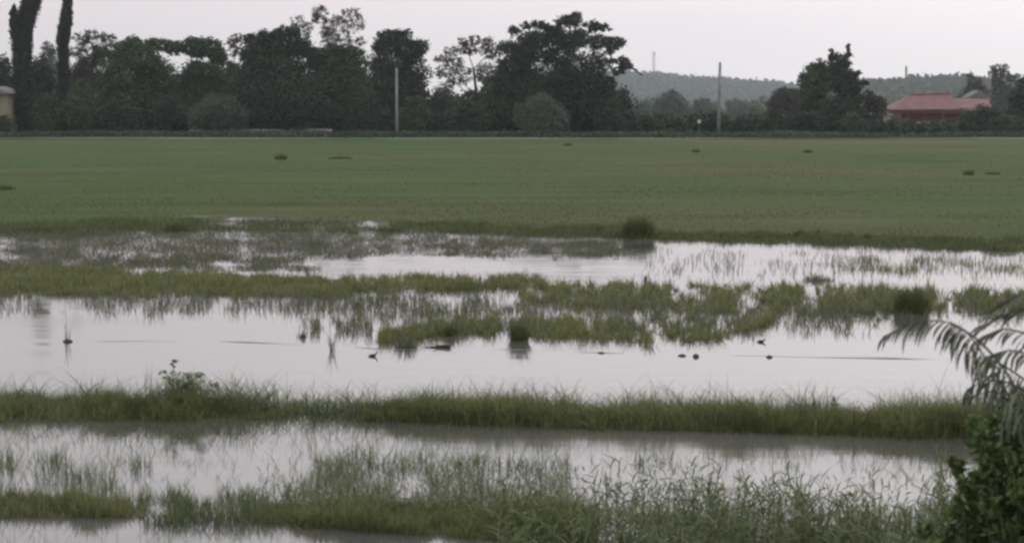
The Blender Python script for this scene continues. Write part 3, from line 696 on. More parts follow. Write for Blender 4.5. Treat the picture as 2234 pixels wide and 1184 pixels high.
# ------------------------------------------------------------------ farther trees right
mid = [('hazy round tree with a small pointed top left of the far pole', 620, 1465, [(1468, 205, 10, 14), (1462, 225, 34, 24), (1450, 250, 36, 30), (1480, 250, 30, 30)], 'tree_green'),
       ('small hazy tree low beside the tree row end', 560, 1405, [(1402, 240, 20, 16), (1400, 262, 28, 26)], 'tree_green'),
       ('hazy tree just left of the far pole', 640, 1535, [(1530, 226, 20, 14), (1540, 245, 34, 20), (1530, 268, 36, 20)], 'tree_green'),
       ('hazy tree just right of the far pole', 680, 1605, [(1600, 228, 20, 12), (1615, 240, 28, 18), (1605, 262, 40, 24)], 'tree_pale'),
       ('grey green hazy tree left of the brownish bushes', 520, 1660, [(1650, 252, 24, 20), (1670, 265, 24, 20)], 'tree_green')]
for lb, D, bx, lp, mt in mid: tree('hazy_tree', lb, D, (bx, 290), lp, mt, leaf=.75, trunk=.3)
for lb, D, px_, tp, w_, mt in [('low dark bush left of the small white sign', 330, 1430, 252, 70, 'tree_green'), ('low dark bush behind the small white sign', 340, 1505, 255, 70, 'tree_dark'),
                               ('low bush at the foot of the far pole', 330, 1575, 250, 60, 'tree_dark'), ('dark low bush between the far pole and brownish tree', 290, 1648, 245, 60, 'tree_dark')]:
    bush(lb, D, px_, tp, w_, mt, leaf=.45)
tree('brownish_tree', 'brownish bushy tree left of the pointed tree', 300, (1710, 290), [(1715, 205, 28, 16), (1700, 225, 28, 22), (1735, 215, 26, 24), (1705, 255, 40, 32), (1745, 255, 34, 34)], 'tree_brown')
tree('leaning_tree', 'rounded dark tree leaning against the pointed tree on its left', 268, (1790, 290),
     [(1790, 138, 14, 12), (1782, 155, 26, 22), (1768, 178, 30, 26), (1810, 160, 18, 26), (1790, 180, 30, 30), (1770, 215, 40, 34), (1790, 250, 50, 36)], 'tree_green')
tree('pointed_tree', 'dark ragged tree with two pointed tips left of the red roofed house', 262, (1840, 290),
     [(1850, 102, 5, 9), (1849, 118, 9, 16), (1813, 112, 6, 10), (1820, 130, 12, 18), (1838, 132, 18, 16), (1832, 152, 26, 22), (1848, 168, 26, 20), (1840, 185, 34, 24), (1865, 190, 18, 18), (1855, 220, 32, 32), (1830, 245, 46, 40), (1870, 160, 8, 6, .4), (1886, 182, 10, 6, .5)], 'tree_dark', leaf=.34)
tree('bushy_tree', 'low dark bushy tree right of the pointed tree', 275, (1900, 290), [(1895, 215, 20, 16), (1915, 228, 26, 18), (1900, 252, 34, 26)], 'tree_brown')
tree('hazy_crowned_tree', 'brownish hazy tree rising behind the right end of the red roof', 520, (2128, 290), [(2118, 165, 8, 8), (2125, 178, 20, 12), (2130, 198, 30, 18), (2120, 225, 40, 30)], 'tree_brown', leaf=.7)
tree('hazy_airy_tree', 'thin airy pinkish tree near the right edge of the picture', 500, (2182, 290), [(2172, 150, 12, 10, .5), (2190, 148, 12, 10, .5), (2166, 162, 10, 10, .4), (2192, 165, 14, 10, .5), (2206, 172, 10, 8, .4), (2178, 182, 16, 14, .8), (2190, 210, 34, 28), (2185, 240, 40, 30)], 'tree_brown', leaf=.6, fork=.65)
tree('right_edge_tree', 'dark tree cut by the right edge of the picture', 270, (2232, 290), [(2238, 190, 26, 24), (2222, 215, 22, 22), (2240, 240, 36, 36), (2210, 258, 30, 30)], 'tree_dark')
bush('dark bush in front of the red house at its right end', 262, 2145, 229, 120, 'tree_dark')
bush('dark bush left of the red house', 262, 1915, 258, 46, 'tree_dark')
bush('loose dark bush at the left corner of the red house', 268, 1950, 256, 34, 'tree_green')
bush('dark green bush before the middle of the red house', 258, 2070, 268, 50, 'tree_green')
bush('dark bush below the pointed tree', 255, 1760, 240, 90, 'tree_dark')
bush('dark green bush right of the pointed tree base', 256, 1860, 245, 80, 'tree_green')
bush('low bush in the far right corner beneath the edge tree', 257, 2195, 248, 80, 'tree_green')

# ------------------------------------------------------------------ wooded hill
def hill(name, label, D, prof, depth):
    V = []; F = []
    px_ = np.linspace(prof[0][0], prof[-1][0], 120)
    top = np.interp(px_, [p[0] for p in prof], [p[1] for p in prof])
    rows = [(-depth, 0), (-depth * .6, .45), (-depth * .3, .8), (0, 1), (depth * .5, .6), (depth, 0)]
    for dy, f_ in rows:
        for a, t in zip(px_, top):
            p = at(a, t, D); V.append((p[0], D + dy, max(0, p[2]) * f_ + (-.5 if f_ == 0 else 0)))
    k = len(px_)
    for r_ in range(len(rows) - 1):
        for c in range(k - 1): a = r_ * k + c; F.append((a, a + 1, a + k + 1, a + k))
    tag(link_mesh(name, V, F, M['tree_green_ground'], smooth=True), label, kind='structure')
    # woodland on it
    n_ = 9000; ii = rng.uniform(0, 1, n_); pxr = prof[0][0] + (prof[-1][0] - prof[0][0]) * ii; tt = np.interp(pxr, [p[0] for p in prof], [p[1] for p in prof])
    v = rng.uniform(0, 1, n_) ** .8
    ph = at(pxr, tt, D)[:, 2]
    Yv = D - depth + depth * v; X = at(pxr, tt, D)[:, 0]; Z = ph * np.interp(v, [0, .4, .7, 1], [0, .45, .8, 1])
    crn = np.stack([X, Yv, Z + rng.uniform(0, 8, n_) * (.6 + fbm(X * .02, Yv * .02, 5))], -1)
    C_ = np.repeat(crn, 9, 0) + rng.normal(0, 3.6, (n_ * 9, 3)); cl_ = np.repeat(rng.uniform(0, 1, n_), 9)
    return C_, cl_
M['tree_green_ground'] = noise_mat('hill_ground', (.03, .04, .025), (.05, .06, .035), .02, .95)
C1, k1 = hill('hill', 'low hazy wooded hill behind the poles', 2800, [(1150, 215), (1250, 185), (1345, 172), (1400, 174), (1500, 184), (1560, 187), (1650, 194), (1720, 203), (1800, 212), (1900, 218)], 500)
C2, k2 = hill('hill', 'hazy wooded rise behind the red roofed house', 1700, [(1780, 222), (1850, 210), (1900, 208), (1960, 204), (2010, 201), (2080, 198), (2150, 201), (2234, 206), (2330, 210)], 300)
P = np.concatenate([C1, C2]); cl = np.concatenate([k1, k2])
tag(leaf_mesh('hill_woodland', P, cl, 9.0, M['hill_wood']), 'hazy woodland covering the low hills on the skyline', kind='stuff')
C = []; R = []; ns = []
for i in range(60):
    px_ = random.uniform(1330, 2300); Y_ = random.uniform(700, 900); ty = random.uniform(238, 262)
    C.append(at(px_, ty, Y_)); R.append((9, 6, 5.5)); ns.append(40)
P, cl = leaf_cloud(np.array(C), np.array(R), ns, 8, 1.3, .35)
cl = cl[P[:, 2] > .05]; P = P[P[:, 2] > .05]
tag(leaf_mesh('far_woodland', P, cl, 1.8, M['tree_pale']), 'far hazy belt of woodland at the foot of the hill', kind='stuff')

# ------------------------------------------------------------------ poles and mast
def pole(label, D, px0, top, px1, r0, r1, mat='concrete', band_=True):
    a = at(px1, 292, D); z0 = .0; tp = at(px0, top, D)
    e = empty('utility_pole', (a[0], D, z0)); tag(e, label, 'pole')
    h = tp[2] - z0; dx = tp[0] - a[0]
    MB().tube([(0, 0, -.3), (dx * .5, 0, h * .5), (dx, 0, h)], [r0, (r0 + r1) / 2, r1], 12).build('shaft', M[mat], e, True)
    c = MB().tube([(dx, 0, h), (dx, 0, h + .12)], [r1 * 1.15, r1 * .8], 12).build('cap', M[mat], e)
    if band_:
        for q in (.55, 1.1):
            MB().tube([(dx * (1 - q / h), 0, h - q), (dx * (1 - q / h), 0, h - q + .1)], [r1 * 1.35, r1 * 1.35], 12).build('collar', M['pole_steel'], e)
M['pole_steel'] = noise_mat('pole_steel', (.12, .12, .12), (.2, .19, .18), 8, .5)
M['pole_old'] = noise_mat('pole_old', (.13, .12, .12), (.22, .21, .2), 1.0, .85)
pole('pale grey concrete pole standing before the knobbly dark tree', 242, 865, 150, 866, .25, .17)
pole('dark topped pole leaning slightly, rising against the hazy hill', 243, 1571, 138, 1567, .27, .18, 'pole_old')
pole('short dark pole rising behind the red roof', 400, 1977, 146, 1977, .3, .24, 'pole_old')
D = 2780; b0 = at(1426, 172, D); t0 = at(1426, 113, D); hm = t0[2] - b0[2] + 6
e = empty('radio_mast', (b0[0], D, b0[2] - 6)); tag(e, 'pale thin lattice mast on top of the hazy hill', 'mast')
hm += 0
for sx_ in (-1, 1):
    for sy_ in (-1, 1):
        MB().tube([(sx_ * 2.2, sy_ * 2.2, 0), (sx_ * 1.4, sy_ * 1.4, hm)], [.55, .45], 6).build('leg', M['mast'], e)
mb = MB(); nb = 9
for q in range(nb):
    z0_, z1_ = hm * q / nb, hm * (q + 1) / nb; w0, w1 = 2.2 - .8 * q / nb, 2.2 - .8 * (q + 1) / nb
    for sy_ in (-1, 1):
        mb.tube([(-w0, sy_ * w0, z0_), (w1, sy_ * w1, z1_)], [.3, .3], 4).tube([(w0, sy_ * w0, z0_), (-w1, sy_ * w1, z1_)], [.3, .3], 4)
        mb.tube([(sy_ * w0, -w0, z0_), (sy_ * w1, w1, z1_)], [.3, .3], 4)
mb.build('bracing', M['mast'], e)
mb = MB()
for q in (0, 2.09, 4.19): MB().box(2.4 * math.cos(q) - .5, 2.4 * math.cos(q) + .5, 2.4 * math.sin(q) - .4, 2.4 * math.sin(q) + .4, hm - 6, hm - 1).build('antenna', M['mast'], e)

# ------------------------------------------------------------------ houses, wall, sheds
M['roof_red'] = noise_mat('roof_red', (.12, .058, .054), (.165, .08, .075), .6, .7, .0, (1, .2, 1))
m = M['roof_red']; n, l = m.node_tree.nodes, m.node_tree.links
wv_ = n.new('ShaderNodeTexWave'); wv_.inputs['Scale'].default_value = 1.6; wv_.bands_direction = 'X'
tc_ = n.new('ShaderNodeTexCoord'); l.new(tc_.outputs['Object'], wv_.inputs['Vector']); bp_ = n.new('ShaderNodeBump'); bp_.inputs['Strength'].default_value = .5; bp_.inputs['Distance'].default_value = .05
l.new(wv_.outputs[0], bp_.inputs['Height']); l.new(bp_.outputs[0], n['Principled BSDF'].inputs['Normal'])
M['maroon'] = noise_mat('maroon', (.11, .035, .035), (.15, .05, .05), 2, .7)
M['grey_wall'] = noise_mat('grey_wall', (.22, .22, .23), (.32, .31, .32), .8, .85)
M['beige'] = noise_mat('beige', (.17, .155, .115), (.23, .21, .155), .8, .85)
M['grey_roof'] = noise_mat('grey_roof', (.1, .09, .09), (.16, .15, .145), 2, .8)
M['pale_sheet'] = noise_mat('pale_sheet', (.34, .36, .35), (.44, .45, .44), 1.5, .6)
M['dark_glass'] = noise_mat('dark_glass', (.012, .013, .015), (.02, .02, .022), 2, .25)
D = 300; s = scale_at(D)
o0 = at(2055, 290, D)
e = empty('red_roofed_house', (o0[0], D, .1)); tag(e, 'long low house with faded red roof and maroon verandah', 'house')
def hx(px_): return (px_ - 2055) / s
def hz(py_): return (HORIZON - py_) / s + CAM_H - .1
x0, x1, ze, zr = hx(1965), hx(2150), hz(239), hz(207)
MB().box(x0, x1, 0, 8, 0, ze - .1).build('wall', M['maroon'], e)
# main roof: hip on the left, ridge, gable at right
rf = MB(); yf, yb = -2.2, 9.2; xm0, xm1 = hx(1942), hx(2085)
rz0, rz1 = hx(1995), hx(2082); ym = 3.5
rf.v += [(xm0, yf, ze), (xm1, yf, ze + .05), (xm1, yb, ze), (xm0, yb, ze), (rz0, ym, zr), (rz1, ym, zr + .15)]
rf.f += [(0, 1, 5, 4), (1, 2, 5), (2, 3, 4, 5), (3, 0, 4), (3, 2, 1, 0)]
roof = rf.build('roof', M['roof_red'], e)
MB().tube([(rz0, ym, zr + .05), (rz1, ym, zr + .2)], [.22, .22], 6).build('ridge_cap', M['roof_red'], roof)
rf = MB(); xa, xb = hx(2080), hx(2166); zf = hz(236); zg = hz(216)
rf.v += [(xa, yf + .4, zf), (xb - .9, yf + .4, zf + .2), (xb, ym, zg), (xa, ym, zg + .2), (xb - .9, yb - .6, zf + .2), (xa, yb - .6, zf)]
rf.v += [(x_, y_, z_ - .18) for x_, y_, z_ in rf.v[:6]]
rf.f += [(0, 1, 2, 3), (3, 2, 4, 5), (7, 6, 9, 8), (8, 9, 11, 10), (0, 6, 7, 1), (1, 7, 8, 2), (2, 8, 10, 4), (4, 10, 11, 5), (0, 3, 9, 6), (3, 5, 11, 9)]
rf.build('side_roof', M['roof_red'], e)
MB().box(xm0 + .3, xb - 1.2, yf + .55, yf + .75, ze - .75, ze - .08).build('fascia', M['maroon'], e)
for px_ in (1962, 1975, 2010, 2052, 2095, 2138):
    MB().box(hx(px_) - .14, hx(px_) + .14, yf + .6, yf + .85, 0, ze - .76).build('post', M['maroon'], e)
for px_ in (1992, 2030, 2072, 2116):
    wn = MB().box(hx(px_) - .75, hx(px_) + .75, -.12, .0, 1.0, 2.3).build('window', M['maroon'], e)
    MB().box(hx(px_) - .63, hx(px_) + .63, -.16, -.125, 1.1, 2.2).build('pane', M['dark_glass'], wn)
# pale panel wall in front
D = 285; a = at(2012, 290, D)
e = empty('yard_wall', (a[0], D, .1)); tag(e, 'short pale grey yard wall in front of the red roofed house', 'wall')
MB().box(-1.5, 1.3, 0, .2, 0, 2.1).build('panel', M['grey_wall'], e); MB().box(-1.6, 1.4, -.06, .26, 2.1, 2.22).build('coping', M['grey_wall'], e)
MB().box(1.31, 1.6, -.05, .25, 0, 2.3).build('pier', M['grey_wall'], e)
def shed(label, D, pl, pr, top, bot, roofm, wallm, nm='shed', ov=.35):
    s = scale_at(D); a = at((pl + pr) / 2, 290, D); e = empty(nm, (a[0], D, .1)); tag(e, label, nm)
    hw = (pr - pl) / 2 / s; zt = (HORIZON - top) / s + CAM_H - .1; zb = (HORIZON - bot) / s + CAM_H - .1
    MB().box(-hw + ov, hw - ov, 0, 4, 0, zb - .01).build('wall', M[wallm], e)
    MB().prism([(-hw, zb), (hw, zb), (hw, zb + .12), (0, zt), (-hw, zb + .12)], -.5, 4.5).build('roof', M[roofm], e)
    d = MB().box(-.5, .5, -.06, -.005, 0, min(2, zb - .3)).build('door', M['grey_roof'], e)
    MB().box(.33, .39, -.09, -.065, .95, 1.1).build('handle', M['pole_steel'], d)
    return e
shed('low shed with a pale sheet roof left of the red roofed house', 290, 1893, 1946, 245, 251, 'pale_sheet', 'grey_wall')
shed('tiny pale roofed shed half hidden by the brownish tree', 282, 1655, 1676, 257, 264, 'pale_sheet', 'grey_wall')
shed('dark roofed building behind the right end of the red roof', 330, 2108, 2158, 198, 214, 'grey_roof', 'grey_wall', 'barn', .5)
# house at left edge
D = 246; s = scale_at(D); a = at(-30, 290, D)
e = empty('beige_house', (a[0], D, .1)); tag(e, 'beige walled house with grey roof cut by the left edge', 'house')
hw = 47 / s
def hz2(py_): return (HORIZON - py_) / s + CAM_H - .1
MB().box(-hw, hw, 0, 7, 0, hz2(207)).build('wall', M['beige'], e)
MB().prism([(-hw - .6, hz2(206)), (hw + .6, hz2(206)), (hw + .6, hz2(203)), (hw * .3, hz2(188)), (-hw - .6, hz2(190))], -.7, 7.5).build('roof', M['grey_roof'], e)
for q in (-1.2, 1.1):
    wn = MB().box(q - .6, q + .6, -.1, -.003, 1.6, 3.1).build('window', M['grey_wall'], e); MB().box(q - .5, q + .5, -.14, -.105, 1.7, 3.0).build('pane', M['dark_glass'], wn)

# long low wall beside the road behind the field
D = 246; s = scale_at(D); xa, xb = at(415, 290, D)[0], at(722, 290, D)[0]
e = empty('low_road_wall', ((xa + xb) / 2, D, .0)); tag(e, 'long low pale grey roadside wall beneath the dark trees', 'wall')
hw = (xb - xa) / 2
zt = (HORIZON - 281) / s + CAM_H; 
MB().box(-hw, hw, 0, .25, -.2, zt - .1).build('panel', M['road_wall'] if 'road_wall' in M else M['grey_wall'], e)
MB().box(-hw - .1, hw + .1, -.06, .31, zt - .1, zt).build('coping', M['concrete'], e)
for q in np.linspace(-hw, hw, 8): MB().box(q - .16, q + .16, -.12, -.065, -.2, zt - .11).build('pier', M['grey_wall'], e)
# dirt road at the foot of the trees
V = []; F = []
for k, x in enumerate(np.linspace(-160, 160, 60)):
    V += [(x, 228 + .6 * math.sin(x * .05), .0), (x, 235 + .6 * math.sin(x * .05 + 1), .0)]
    if k: a = 2 * k; F += [(a - 2, a, a + 1, a - 1)]
V = [(x, y, float(height(np.array([x]), np.array([y]))[0]) + .05) for x, y, _ in V]
M['road'] = noise_mat('road', (.09, .095, .075), (.13, .13, .11), .3, .9)
tag(link_mesh('road', V, F, M['road']), 'thin grey track along the far edge of the field', kind='structure')

# small white sign far off
D = 250; a = at(1525, 290, D)
e = empty('white_sign', (a[0], D, .1)); tag(e, 'small blank white board on a post left of the far pole', 'sign')
zc = (HORIZON - 265) / scale_at(D) + CAM_H - .1
MB().tube([(0, 0, -.2), (0, 0, zc - .4)], [.05, .05], 8).build('post', M['pole_steel'], e)
k = 14; MB().prism([(.3 * math.cos(2 * math.pi * i / k), zc + .3 * math.sin(2 * math.pi * i / k)) for i in range(k)], -.08, -.02).build('board', M['white_board'] if 'white_board' in M else M['mast'], e)

# ------------------------------------------------------------------ tussocks and single weeds
def tussock(label, px_, py_, wpx, hpx, mat='grass_dark', n_=260, group=None, name='grass_tussock', z=None, dens=1.0):
    p = ground(float(px_), float(py_), 0.08 if py_ < 520 else 0.0)
    s = scale_at(p[1]); r_ = wpx / 2 / s; h_ = hpx / s
    zz = max(float(height(np.array([p[0]]), np.array([p[1]]))[0]), -.05)
    e = empty(name, (p[0], p[1], zz)); tag(e, label, 'grass clump' if name == 'grass_tussock' else 'weed', group)
    n_ = int(n_ * dens)
    a = U(0, 2 * np.pi, n_); q = np.sqrt(U(0, 1, n_)) * r_ * .75
    P = np.stack([np.cos(a) * q, np.sin(a) * q * .8, 0 * q - .02], -1)
    H = h_ * U(.55, 1.05, n_) * (1 - .45 * (q / (r_ * .75)) ** 2)
    wd = max(.006, 1.6 / s)
    o = blades('leaves', P, H, U(wd * .6, wd * 1.2, n_), U(.1, .5, n_), M[mat], e, seg=3, lean=.18 if n_ > 30 else .04, az=a + rng.normal(0, .5, n_))
    return e
for lb, x, y, w_, h_ in [
    ('dark round tussock on the shoreline, the biggest on the field edge', 1392, 520, 84, 66),
    ('small dark tussock with a peak in the upper left field', 612, 352, 34, 22),
    ('low flat dark tussock right of the small peaked one', 742, 350, 70, 8),
    ('small dark tussock at the far field edge right of centre', 1238, 321, 30, 9),
    ('small dark tussock on the far field left of the far pole', 1518, 336, 24, 10),
    ('small dark tussock on the far field right of the far pole', 1762, 337, 26, 11),
    ('small dark tussock in the right field, left of its flat neighbour', 2113, 384, 30, 18),
    ('low flat dark tussock in the right field', 2166, 382, 46, 9),
    ('dark low tussock at the left edge of the field', 12, 420, 60, 18),
    ('wide dark tussock on the shore left of centre', 850, 500, 80, 22),
    ('small dark tussock beside the shore puddles', 770, 504, 30, 14),
    ('tall dark tussock left of the shore puddles', 385, 500, 62, 34),
    ('low dark wide tussock on the shore at far left', 110, 500, 200, 24),
    ('thin dark tuft right of the big round tussock', 1578, 516, 20, 28),
    ('thin dark tuft on the shore between two other tufts', 1745, 520, 20, 28),
    ('faint low tuft on the shore nearest to the big round tussock', 1655, 516, 30, 22),
    ('thin dark tuft on the shore farthest right', 1895, 524, 22, 24)]:
    tussock(lb, x, y, w_, h_, n_=420 if w_ > 60 else 160, mat='tuss')if 0 else tussock(lb, x, y, w_, h_, n_=1100 if h_ > 60 else 500 if w_ > 60 else 160)
tussock('tall brown green grass clump standing out of the water at right', 1988, 682, 84, 88, 'grass_dark', 900)
tussock('upright dark green grass clump in the middle water', 1133, 742, 46, 72, 'grass_dark', 420)
tussock('small dark grass clump left of the upright green clump', 983, 732, 36, 52, 'grass_dark', 220)
tussock('small grass clump beside the floating driftwood', 885, 758, 60, 50, 'grass_grey', 200)
tussock('small leaning tuft in open water left of centre', 660, 736, 20, 32, 'grass_dark', 40)
tussock('single thin dark tuft standing alone in open water at left', 146, 748, 14, 84, 'grass_dark', 12)
tussock('thin reed tuft in open water left of the floating bird', 724, 764, 14, 76, 'grass_grey', 14)
tussock('dark leaning tuft under the grass belt left of centre', 782, 672, 26, 40, 'grass_dark', 60)
tussock('dark small tuft near the right of the belts', 1668, 705, 30, 40, 'grass_dark', 70)
tussock('dark tuft in the bright water behind the right belt', 1785, 612, 90, 30, 'grass_grey', 200)

def leaf_plant(name, label, D, base_px, base_py, stems, leaf, mat, lumps, n_leaf=10, dens=1.0, zbase=None, cat='plant'):
    s = scale_at(D); a = at(base_px, base_py, D); z0 = zbase if zbase is not None else a[2]
    root = Vector((a[0], D, z0)); e = empty(name, root); tag(e, label, cat)
    C = []; R = []; ns = []
    for (x, y, rx, ry) in lumps:
        C.append(at(x, y, D + random.uniform(-.2, .2)) - np.array(root)); R.append((rx / s, (rx + ry) / 2 / s, ry / s)); ns.append(max(5, int(dens * rx * ry / s / s / leaf / leaf * .9)))
    P, cl = leaf_cloud(np.array(C), np.array(R), ns, int(n_leaf * 2.5), leaf, .42)
    leaf_mesh('leaves', P, cl, leaf, M[mat], e, pointed=True)
    for c in C[:stems]:
        c = Vector(c); m_ = c * .5 + Vector((random.gauss(0, .05), random.gauss(0, .05), 0)) * c.length
        MB().tube([(0, 0, -.05), tuple(m_), tuple(c)], [leaf * .22, leaf * .15, leaf * .06], 6).build('stem', M['stem'], e)
    return e
leaf_plant('weed_plant', 'leafy dark weed growing out of the bank grass at left', 21.4, 395, 885, 8, .04, 'weed', [(400, 832, 26, 22), (365, 815, 16, 12), (430, 826, 22, 16), (410, 860, 60, 22), (378, 796, 7, 14), (465, 850, 14, 20), (385, 845, 24, 22), (425, 845, 26, 20)], dens=2.0)
leaf_plant('weed_plant', 'tiny dark weed tip above the bank grass at right', 21.6, 1822, 900, 2, .035, 'tree_dark', [(1819, 866, 8, 8), (1815, 882, 6, 8), (1828, 884, 5, 8)], n_leaf=6, dens=1.2)
# low mound of leafy weeds at right end of bank
leaf_plant('weed_plant', 'dense dark weed mass on the right end of the bank', 20.6, 2010, 945, 4, .06, 'weed', [(1960, 915, 40, 25), (2010, 900, 50, 30), (2060, 905, 45, 34), (2100, 915, 40, 36), (1990, 930, 60, 18)], dens=.6)

# ------------------------------------------------------------------ big shrub and arching fronds, near right
D = 9.0
zb = float(height(np.array([2.9]), np.array([9.0]))[0])
leaf_plant('roadside_shrub', 'large leafy green shrub filling the lower right corner', D, 2250, 1400, 9, .075, 'shrub' if 'shrub' in M else 'weed',
           [(2205, 935, 50, 44), (2245, 905, 50, 54), (2160, 970, 44, 44), (2220, 1000, 70, 60), (2180, 1060, 50, 60), (2240, 1090, 80, 80), (2150, 1120, 50, 50), (2190, 1180, 90, 60), (2110, 1180, 46, 40), (2250, 1180, 80, 80),
            (2095, 1015, 18, 22), (2300, 950, 80, 100), (2300, 1150, 100, 120), (2220, 1300, 130, 80), (2130, 1040, 34, 34), (2060, 1170, 50, 40), (2140, 920, 30, 24), (2120, 1080, 40, 40), (2200, 970, 60, 60), (2180, 1130, 60, 60), (2090, 1130, 36, 36), (2230, 1060, 60, 70)], n_leaf=16, dens=4.2, zbase=zb)
# fronds
D = 8.2; s = scale_at(D)
rt = at(2290, 1250, D); zb = float(height(np.array([rt[0]]), np.array([D]))[0]); root = Vector((rt[0], D, zb))
e = empty('frond_plant', root); tag(e, 'arching plant with drooping narrow leaflets in front of the water at right', 'plant')
M['frond'] = leaf_mat('frond', [(.055, .065, .042), (.09, .105, .07), (.15, .165, .12)], .15, .45, 3)
M['stem_dark'] = noise_mat('stem_dark', (.04, .04, .03), (.07, .068, .05), 12, .7)
fr = [
    ([(2234, 880), (2190, 800), (2130, 735), (2060, 697), (1990, 702), (1925, 735)], 100, (-.42, -1), 13),
    ([(2250, 960), (2200, 860), (2150, 780), (2110, 722), (2070, 700)], 125, (-.12, -1), 18),
    ([(2330, 700), (2260, 665), (2200, 680), (2140, 720)], 90, (-.65, -.8), 9),
    ([(2330, 640), (2270, 625), (2215, 650), (2170, 690)], 90, (-.7, -.8), 8),
    ([(2310, 1010), (2240, 900), (2170, 850), (2105, 868)], 80, (-.15, -1), 11),
    ([(2320, 830), (2260, 775), (2200, 762), (2150, 778)], 72, (-.3, -1), 12),
    ([(2300, 940), (2250, 860), (2200, 832), (2150, 826), (2108, 850)], 100, (-.1, -1), 14),
    ([(2300, 790), (2250, 730), (2190, 715), (2140, 735)], 80, (-.5, -.9), 9),
    ([(2290, 900), (2240, 830), (2180, 790), (2110, 775)], 95, (.0, -1), 13),
]
for pts, ln, dr, nl in fr:
    w3 = [at(x, y, D + random.uniform(-.25, .25)) - np.array(root) for x, y in pts]
    # smooth curve through the points
    tt = np.linspace(0, len(w3) - 1, 26); W3 = np.array(w3)
    cur = np.stack([np.interp(tt, range(len(w3)), W3[:, i]) for i in range(3)], -1)
    for _ in range(3): cur[1:-1] = (cur[:-2] + cur[2:] + 2 * cur[1:-1]) / 4
    base = cur[0]; 
    path = [(0, 0, 0), tuple(base * [.7, 1, .55])] + [tuple(c) for c in cur]
    rr = [.012, .01] + list(np.linspace(.008, .002, len(cur)))
    fo = MB().tube(path, rr, 6).build('frond', M['stem_dark'], e, True)
    A = []; Dv = []; Ln = []
    for j in range(nl * 2):
        t = .12 + .88 * (j // 2 + .5 * (j % 2)) / nl
        p = np.array([np.interp(t, np.linspace(0, 1, len(cur)), cur[:, i]) for i in range(3)])
        sd_ = 1 if j % 2 else -1
        v = np.array([dr[0] + random.gauss(0, .12) + (.12 * sd_), sd_ * .45 + random.gauss(0, .15), dr[1] * (.75 + .2 * random.random())])
        A.append(p); Dv.append(v / np.linalg.norm(v)); Ln.append(ln / s * random.uniform(.6, 1.15) * (1 - .35 * t))
    A = np.array(A); Dv = np.array(Dv); Ln = np.array(Ln); n_ = len(A); Vs = []
    sdv = np.cross(Dv, [0, 1, 0]); sdv /= np.linalg.norm(sdv, axis=1)[:, None]
    tl = rng.normal(0, .5, n_)[:, None]; nn = np.cross(sdv, Dv); sdv = sdv * np.cos(tl) + nn * np.sin(tl)
    out = np.array([-.5, 0, .5])
    for t in np.linspace(0, 1, 6):
        c = A + Dv * (Ln * t)[:, None] + out * (Ln * .5 * math.sin(math.pi * t * .8) * .45)[:, None]
        wd = .0075 * math.sin(math.pi * (t * .86 + .08)) if t < 1 else .0005
        Vs += [c - sdv * wd, c + sdv * wd]
    base_ = np.arange(n_) * 12
    Ls = np.concatenate([np.stack([base_ + 2 * q, base_ + 2 * q + 1, base_ + 2 * q + 3, base_ + 2 * q + 2], -1) for q in range(5)], 1)
    tot = np.full(n_ * 5, 4)
    fast_mesh('leaflets', np.stack(Vs, 1).reshape(-1, 3), Ls.ravel(), np.arange(n_ * 5) * 4, tot, M['frond'], fo, np.repeat(rng.uniform(0, 1, n_), 12))

# ------------------------------------------------------------------ birds, driftwood, clods
def water_bird(label, px_, py_, L_, face, neck=1.0):
    p = ground(float(px_), float(py_), 0)
    me = bpy.data.meshes.new('water_bird'); 
    vs = [(-.5, 0, .06), (-.3, 0, .1), (0, 0, .12), (.25, 0, .13), (.38, 0, .25 * neck), (.42, 0, .38 * neck), (.5, 0, .43 * neck)]
    rd = [(.03, .02), (.13, .09), (.2, .15), (.15, .13), (.07, .07), (.075, .08), (.06, .055)]
    vs = [(x * L_ * face, y * L_, z * L_) for x, y, z in vs]
    me.from_pydata(vs, [(i, i + 1) for i in range(6)], [])
    o = bpy.data.objects.new('water_bird', me); COL.objects.link(o); o.location = p
    md = o.modifiers.new('skin', 'SKIN')
    for i, r_ in enumerate(rd): me.skin_vertices[0].data[i].radius = (r_[0] * L_, r_[1] * L_)
    me.skin_vertices[0].data[2].use_root = True
    o.modifiers.new('sub', 'SUBSURF').levels = 2
    me.materials.append(M['feather'])
    bk = MB(); x_ = .53 * L_ * face
    bk.tube([(x_, 0, .43 * neck * L_), (x_ + .16 * L_ * face, 0, .41 * neck * L_)], [.028 * L_, .006 * L_], 6).build('bill', M['bill'], o)
    tag(o, label, 'bird'); return o
water_bird('small dark bird floating alone on the open water left of centre', 813, 777, .16, 1, 1.2)
water_bird('small dark bird on the water behind the mud ridge at right', 1660, 746, .16, 1, .9)
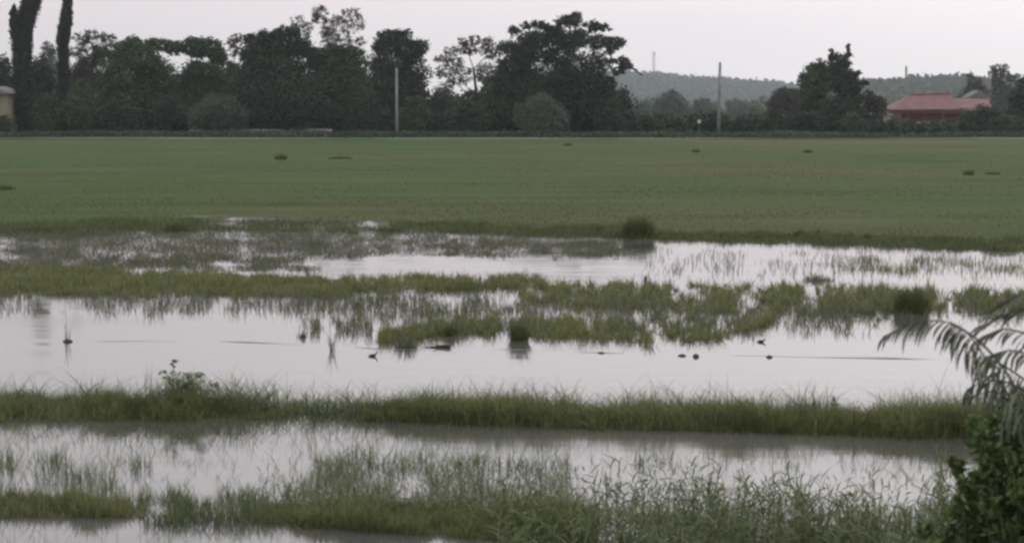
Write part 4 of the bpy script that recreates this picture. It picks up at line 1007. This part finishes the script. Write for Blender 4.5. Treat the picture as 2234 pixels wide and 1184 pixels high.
def clod(label, px_, py_, wpx, hpx):
    p = ground(float(px_), float(py_), 0); s = scale_at(p[1]); V = []; F = []
    nu, nv = 14, 7
    for j in range(nv + 1):
        ph = math.pi / 2 * j / nv
        for i in range(nu):
            a = 2 * math.pi * i / nu; k = .7 + .6 * float(vnoise(i % nu * 1.1 + px_, j * 1.3, 3))
            V.append((math.cos(a) * math.cos(ph) * wpx / 2 / s * k, math.sin(a) * math.cos(ph) * wpx / 2.5 / s * k, math.sin(ph) * hpx / s * k - .01))
    for j in range(nv):
        for i in range(nu):
            a = j * nu + i; b_ = j * nu + (i + 1) % nu; F.append((a, b_, b_ + nu, a + nu))
    F.append(tuple(nv * nu + i for i in range(nu)))
    o = link_mesh('mud_clod', V, F, M['wet_mud'], smooth=True); o.location = p; tag(o, label, 'clod'); return o
M['wet_mud'] = noise_mat('wet_mud', (.02, .018, .015), (.04, .036, .03), 20, .6, .5)
clod('dark wet clod poking from the mud ridge right of the belt', 1518, 778, 14, 7)
clod('longer dark clod just left of the round wet clod', 1488, 776, 20, 5)
clod('small faint clod on the mud ridge below the grass belt', 1312, 770, 18, 4)
clod('tiny clod on the mud ridge below the right bird', 1678, 779, 14, 6)
clod('small clod at the foot of the lone tuft at left', 148, 745, 22, 6)
clod('tiny dark clod among the right belt tips', 1409, 610, 8, 9)
p = ground(962., 758., 0); s = scale_at(p[1])
e = empty('driftwood', p); tag(e, 'dark driftwood stick floating beside the middle grass clumps', 'driftwood')
MB().tube([(-.32, .04, .0), (-.14, 0, .01), (0, 0, .02), (.14, 0, .03), (.17, 0, .02)], [.006, .012, .03, .035, .015], 8).build('log', M['wet_mud'], e, True)
MB().tube([(-.02, 0, .02), (-.14, .02, .07)], [.012, .005], 6).build('twig', M['wet_mud'], e)

# ------------------------------------------------------------------ haze
m = bpy.data.materials.new('haze'); m.use_nodes = True; n = m.node_tree.nodes; l = m.node_tree.links; n.clear()
out = n.new('ShaderNodeOutputMaterial'); pv = n.new('ShaderNodeVolumePrincipled')
pv.inputs['Color'].default_value = (.86, .95, 1, 1); pv.inputs['Density'].default_value = .00014; pv.inputs['Anisotropy'].default_value = .2
l.new(pv.outputs[0], out.inputs['Volume'])
o = MB().box(-2400, 2400, -30, 3500, -2, 170).build('haze', m)
tag(o, 'thin evening haze over the whole plain', kind='stuff')
